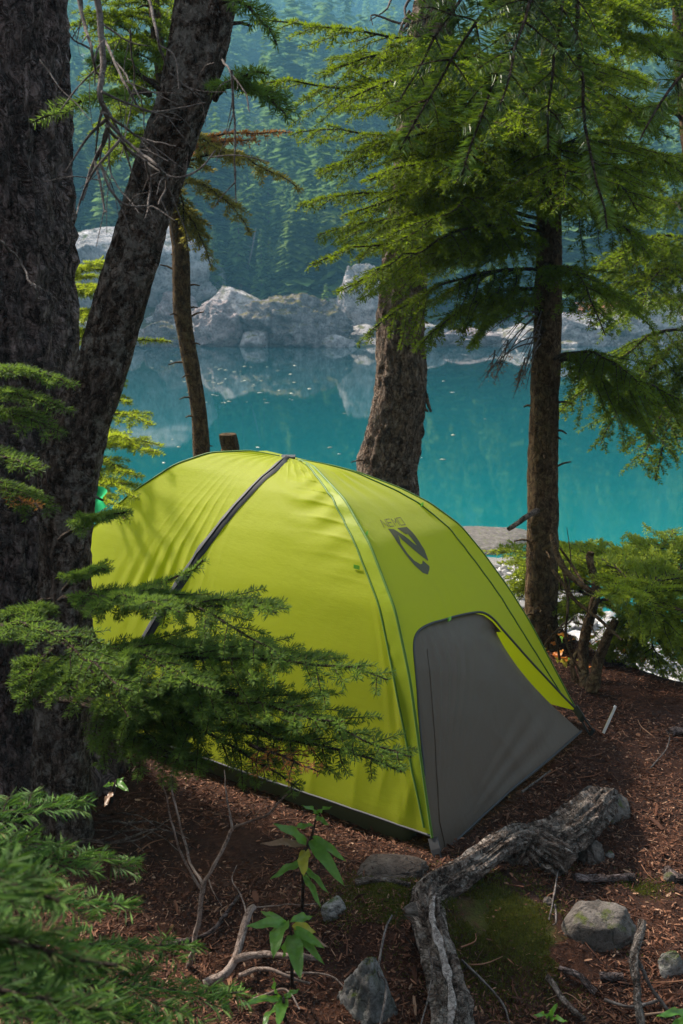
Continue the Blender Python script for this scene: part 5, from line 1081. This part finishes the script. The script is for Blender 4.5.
# floating leaves on the lake
m, nt, _, _ = mat_new('floating_leaf'); surf(nt, ramp(nt, nt.nodes.new('ShaderNodeObjectInfo').outputs['Random'], [(0, (.16, .15, .09)), (1, (.45, .43, .34))]), .6); M['floatleaf'] = m
mb = MB(); V, F = ico(1); mb.add(V*[.10, .075, .012], F); lm = mb.mesh('floating_leaf', [M['floatleaf']]); r = np.random.default_rng(12)
lp = [(r.uniform(200, 300), r.uniform(362, 405)) for _ in range(34)]+[(r.uniform(210, 260), r.uniform(365, 385)) for _ in range(14)]+[(r.uniform(150, 540), r.uniform(360, 470)) for _ in range(26)]
for px, py in lp:
    p = atz(px, py, -2.396); o = bpy.data.objects.new('floating_leaf', lm); COL.objects.link(o); o.location = tuple(p); o.rotation_euler = (0, 0, r.uniform(0, 6)); s = .62*(p[1]/30)**.7*r.uniform(.5, 1.5); o.scale = (s*1.3, s, s)
    tag(o, 'pale leaf floating on the teal lake among many alike', 'leaf', 'leaves floating on the lake')

# ================================================================== AIR, LIGHT, CAMERA
mb = MB(); box(mb, (0, 262, 115), 700, 614, 250)
hz = mb.build('haze', []); m = bpy.data.materials.new('haze_air'); m.use_nodes = True; nt = m.node_tree; nt.nodes.clear()
pv = nt.nodes.new('ShaderNodeVolumePrincipled'); out = nt.nodes.new('ShaderNodeOutputMaterial'); nt.links.new(pv.outputs[0], out.inputs['Volume'])
pv.inputs['Color'].default_value = (.26, .68, 1.0, 1); pv.inputs['Density'].default_value = .0013; pv.inputs['Anisotropy'].default_value = 0.0
hz.data.materials.append(m); tag(hz, 'blue haze filling the air over lake and slope', 'haze', kind='stuff')

SUN_EL, SUN_AZ = R(46), R(-54)
sd = Vector((math.cos(SUN_EL)*math.sin(SUN_AZ), math.cos(SUN_EL)*math.cos(SUN_AZ), math.sin(SUN_EL)))
sc = bpy.context.scene
w = bpy.data.worlds.new('World'); sc.world = w; w.use_nodes = True; nt = w.node_tree
sky = nt.nodes.new('ShaderNodeTexSky'); sky.sky_type = 'NISHITA'; sky.sun_disc = False; sky.sun_elevation = SUN_EL; sky.sun_rotation = SUN_AZ; sky.dust_density = 4.0; sky.air_density = 1.0; sky.ozone_density = .6
bg = nt.nodes['Background']; bg.inputs[1].default_value = .115; hs = nt.nodes.new('ShaderNodeHueSaturation'); hs.inputs['Saturation'].default_value = .26; nt.links.new(sky.outputs[0], hs.inputs['Color']); nt.links.new(hs.outputs[0], bg.inputs[0])   # smoky, washed out sky
sl = bpy.data.lights.new('sun', 'SUN'); sl.energy = 5.0; sl.angle = R(7); sl.color = (1, .88, .72); so = bpy.data.objects.new('sun', sl); COL.objects.link(so)
so.rotation_euler = sd.to_track_quat('Z', 'Y').to_euler(); so.location = (-10, 20, 30)
cam = bpy.data.cameras.new('camera'); co = bpy.data.objects.new('camera', cam); COL.objects.link(co)
co.location = tuple(CAM); co.rotation_euler = (math.pi/2-PITCH, 0, 0)
cam.sensor_fit = 'VERTICAL'; cam.sensor_height = 36; cam.lens = FPX/1024*36; cam.clip_start = .05; cam.clip_end = 2000
cam.dof.use_dof = True; cam.dof.focus_distance = 3.0; cam.dof.aperture_fstop = 9.0
sc.camera = co
vs = sc.view_settings; vs.view_transform = 'Standard'; vs.look = 'None'; vs.exposure = 1.62; vs.gamma = 1; vs.use_curve_mapping = False
sc.cycles.use_denoising = True; sc.cycles.sample_clamp_indirect = 4; sc.cycles.use_light_tree = False; sc.cycles.caustics_reflective = False; sc.cycles.caustics_refractive = False; sc.cycles.volume_bounces = 0; sc.cycles.max_bounces = 8; sc.cycles.diffuse_bounces = 4; sc.cycles.transmission_bounces = 4; sc.cycles.transparent_max_bounces = 4
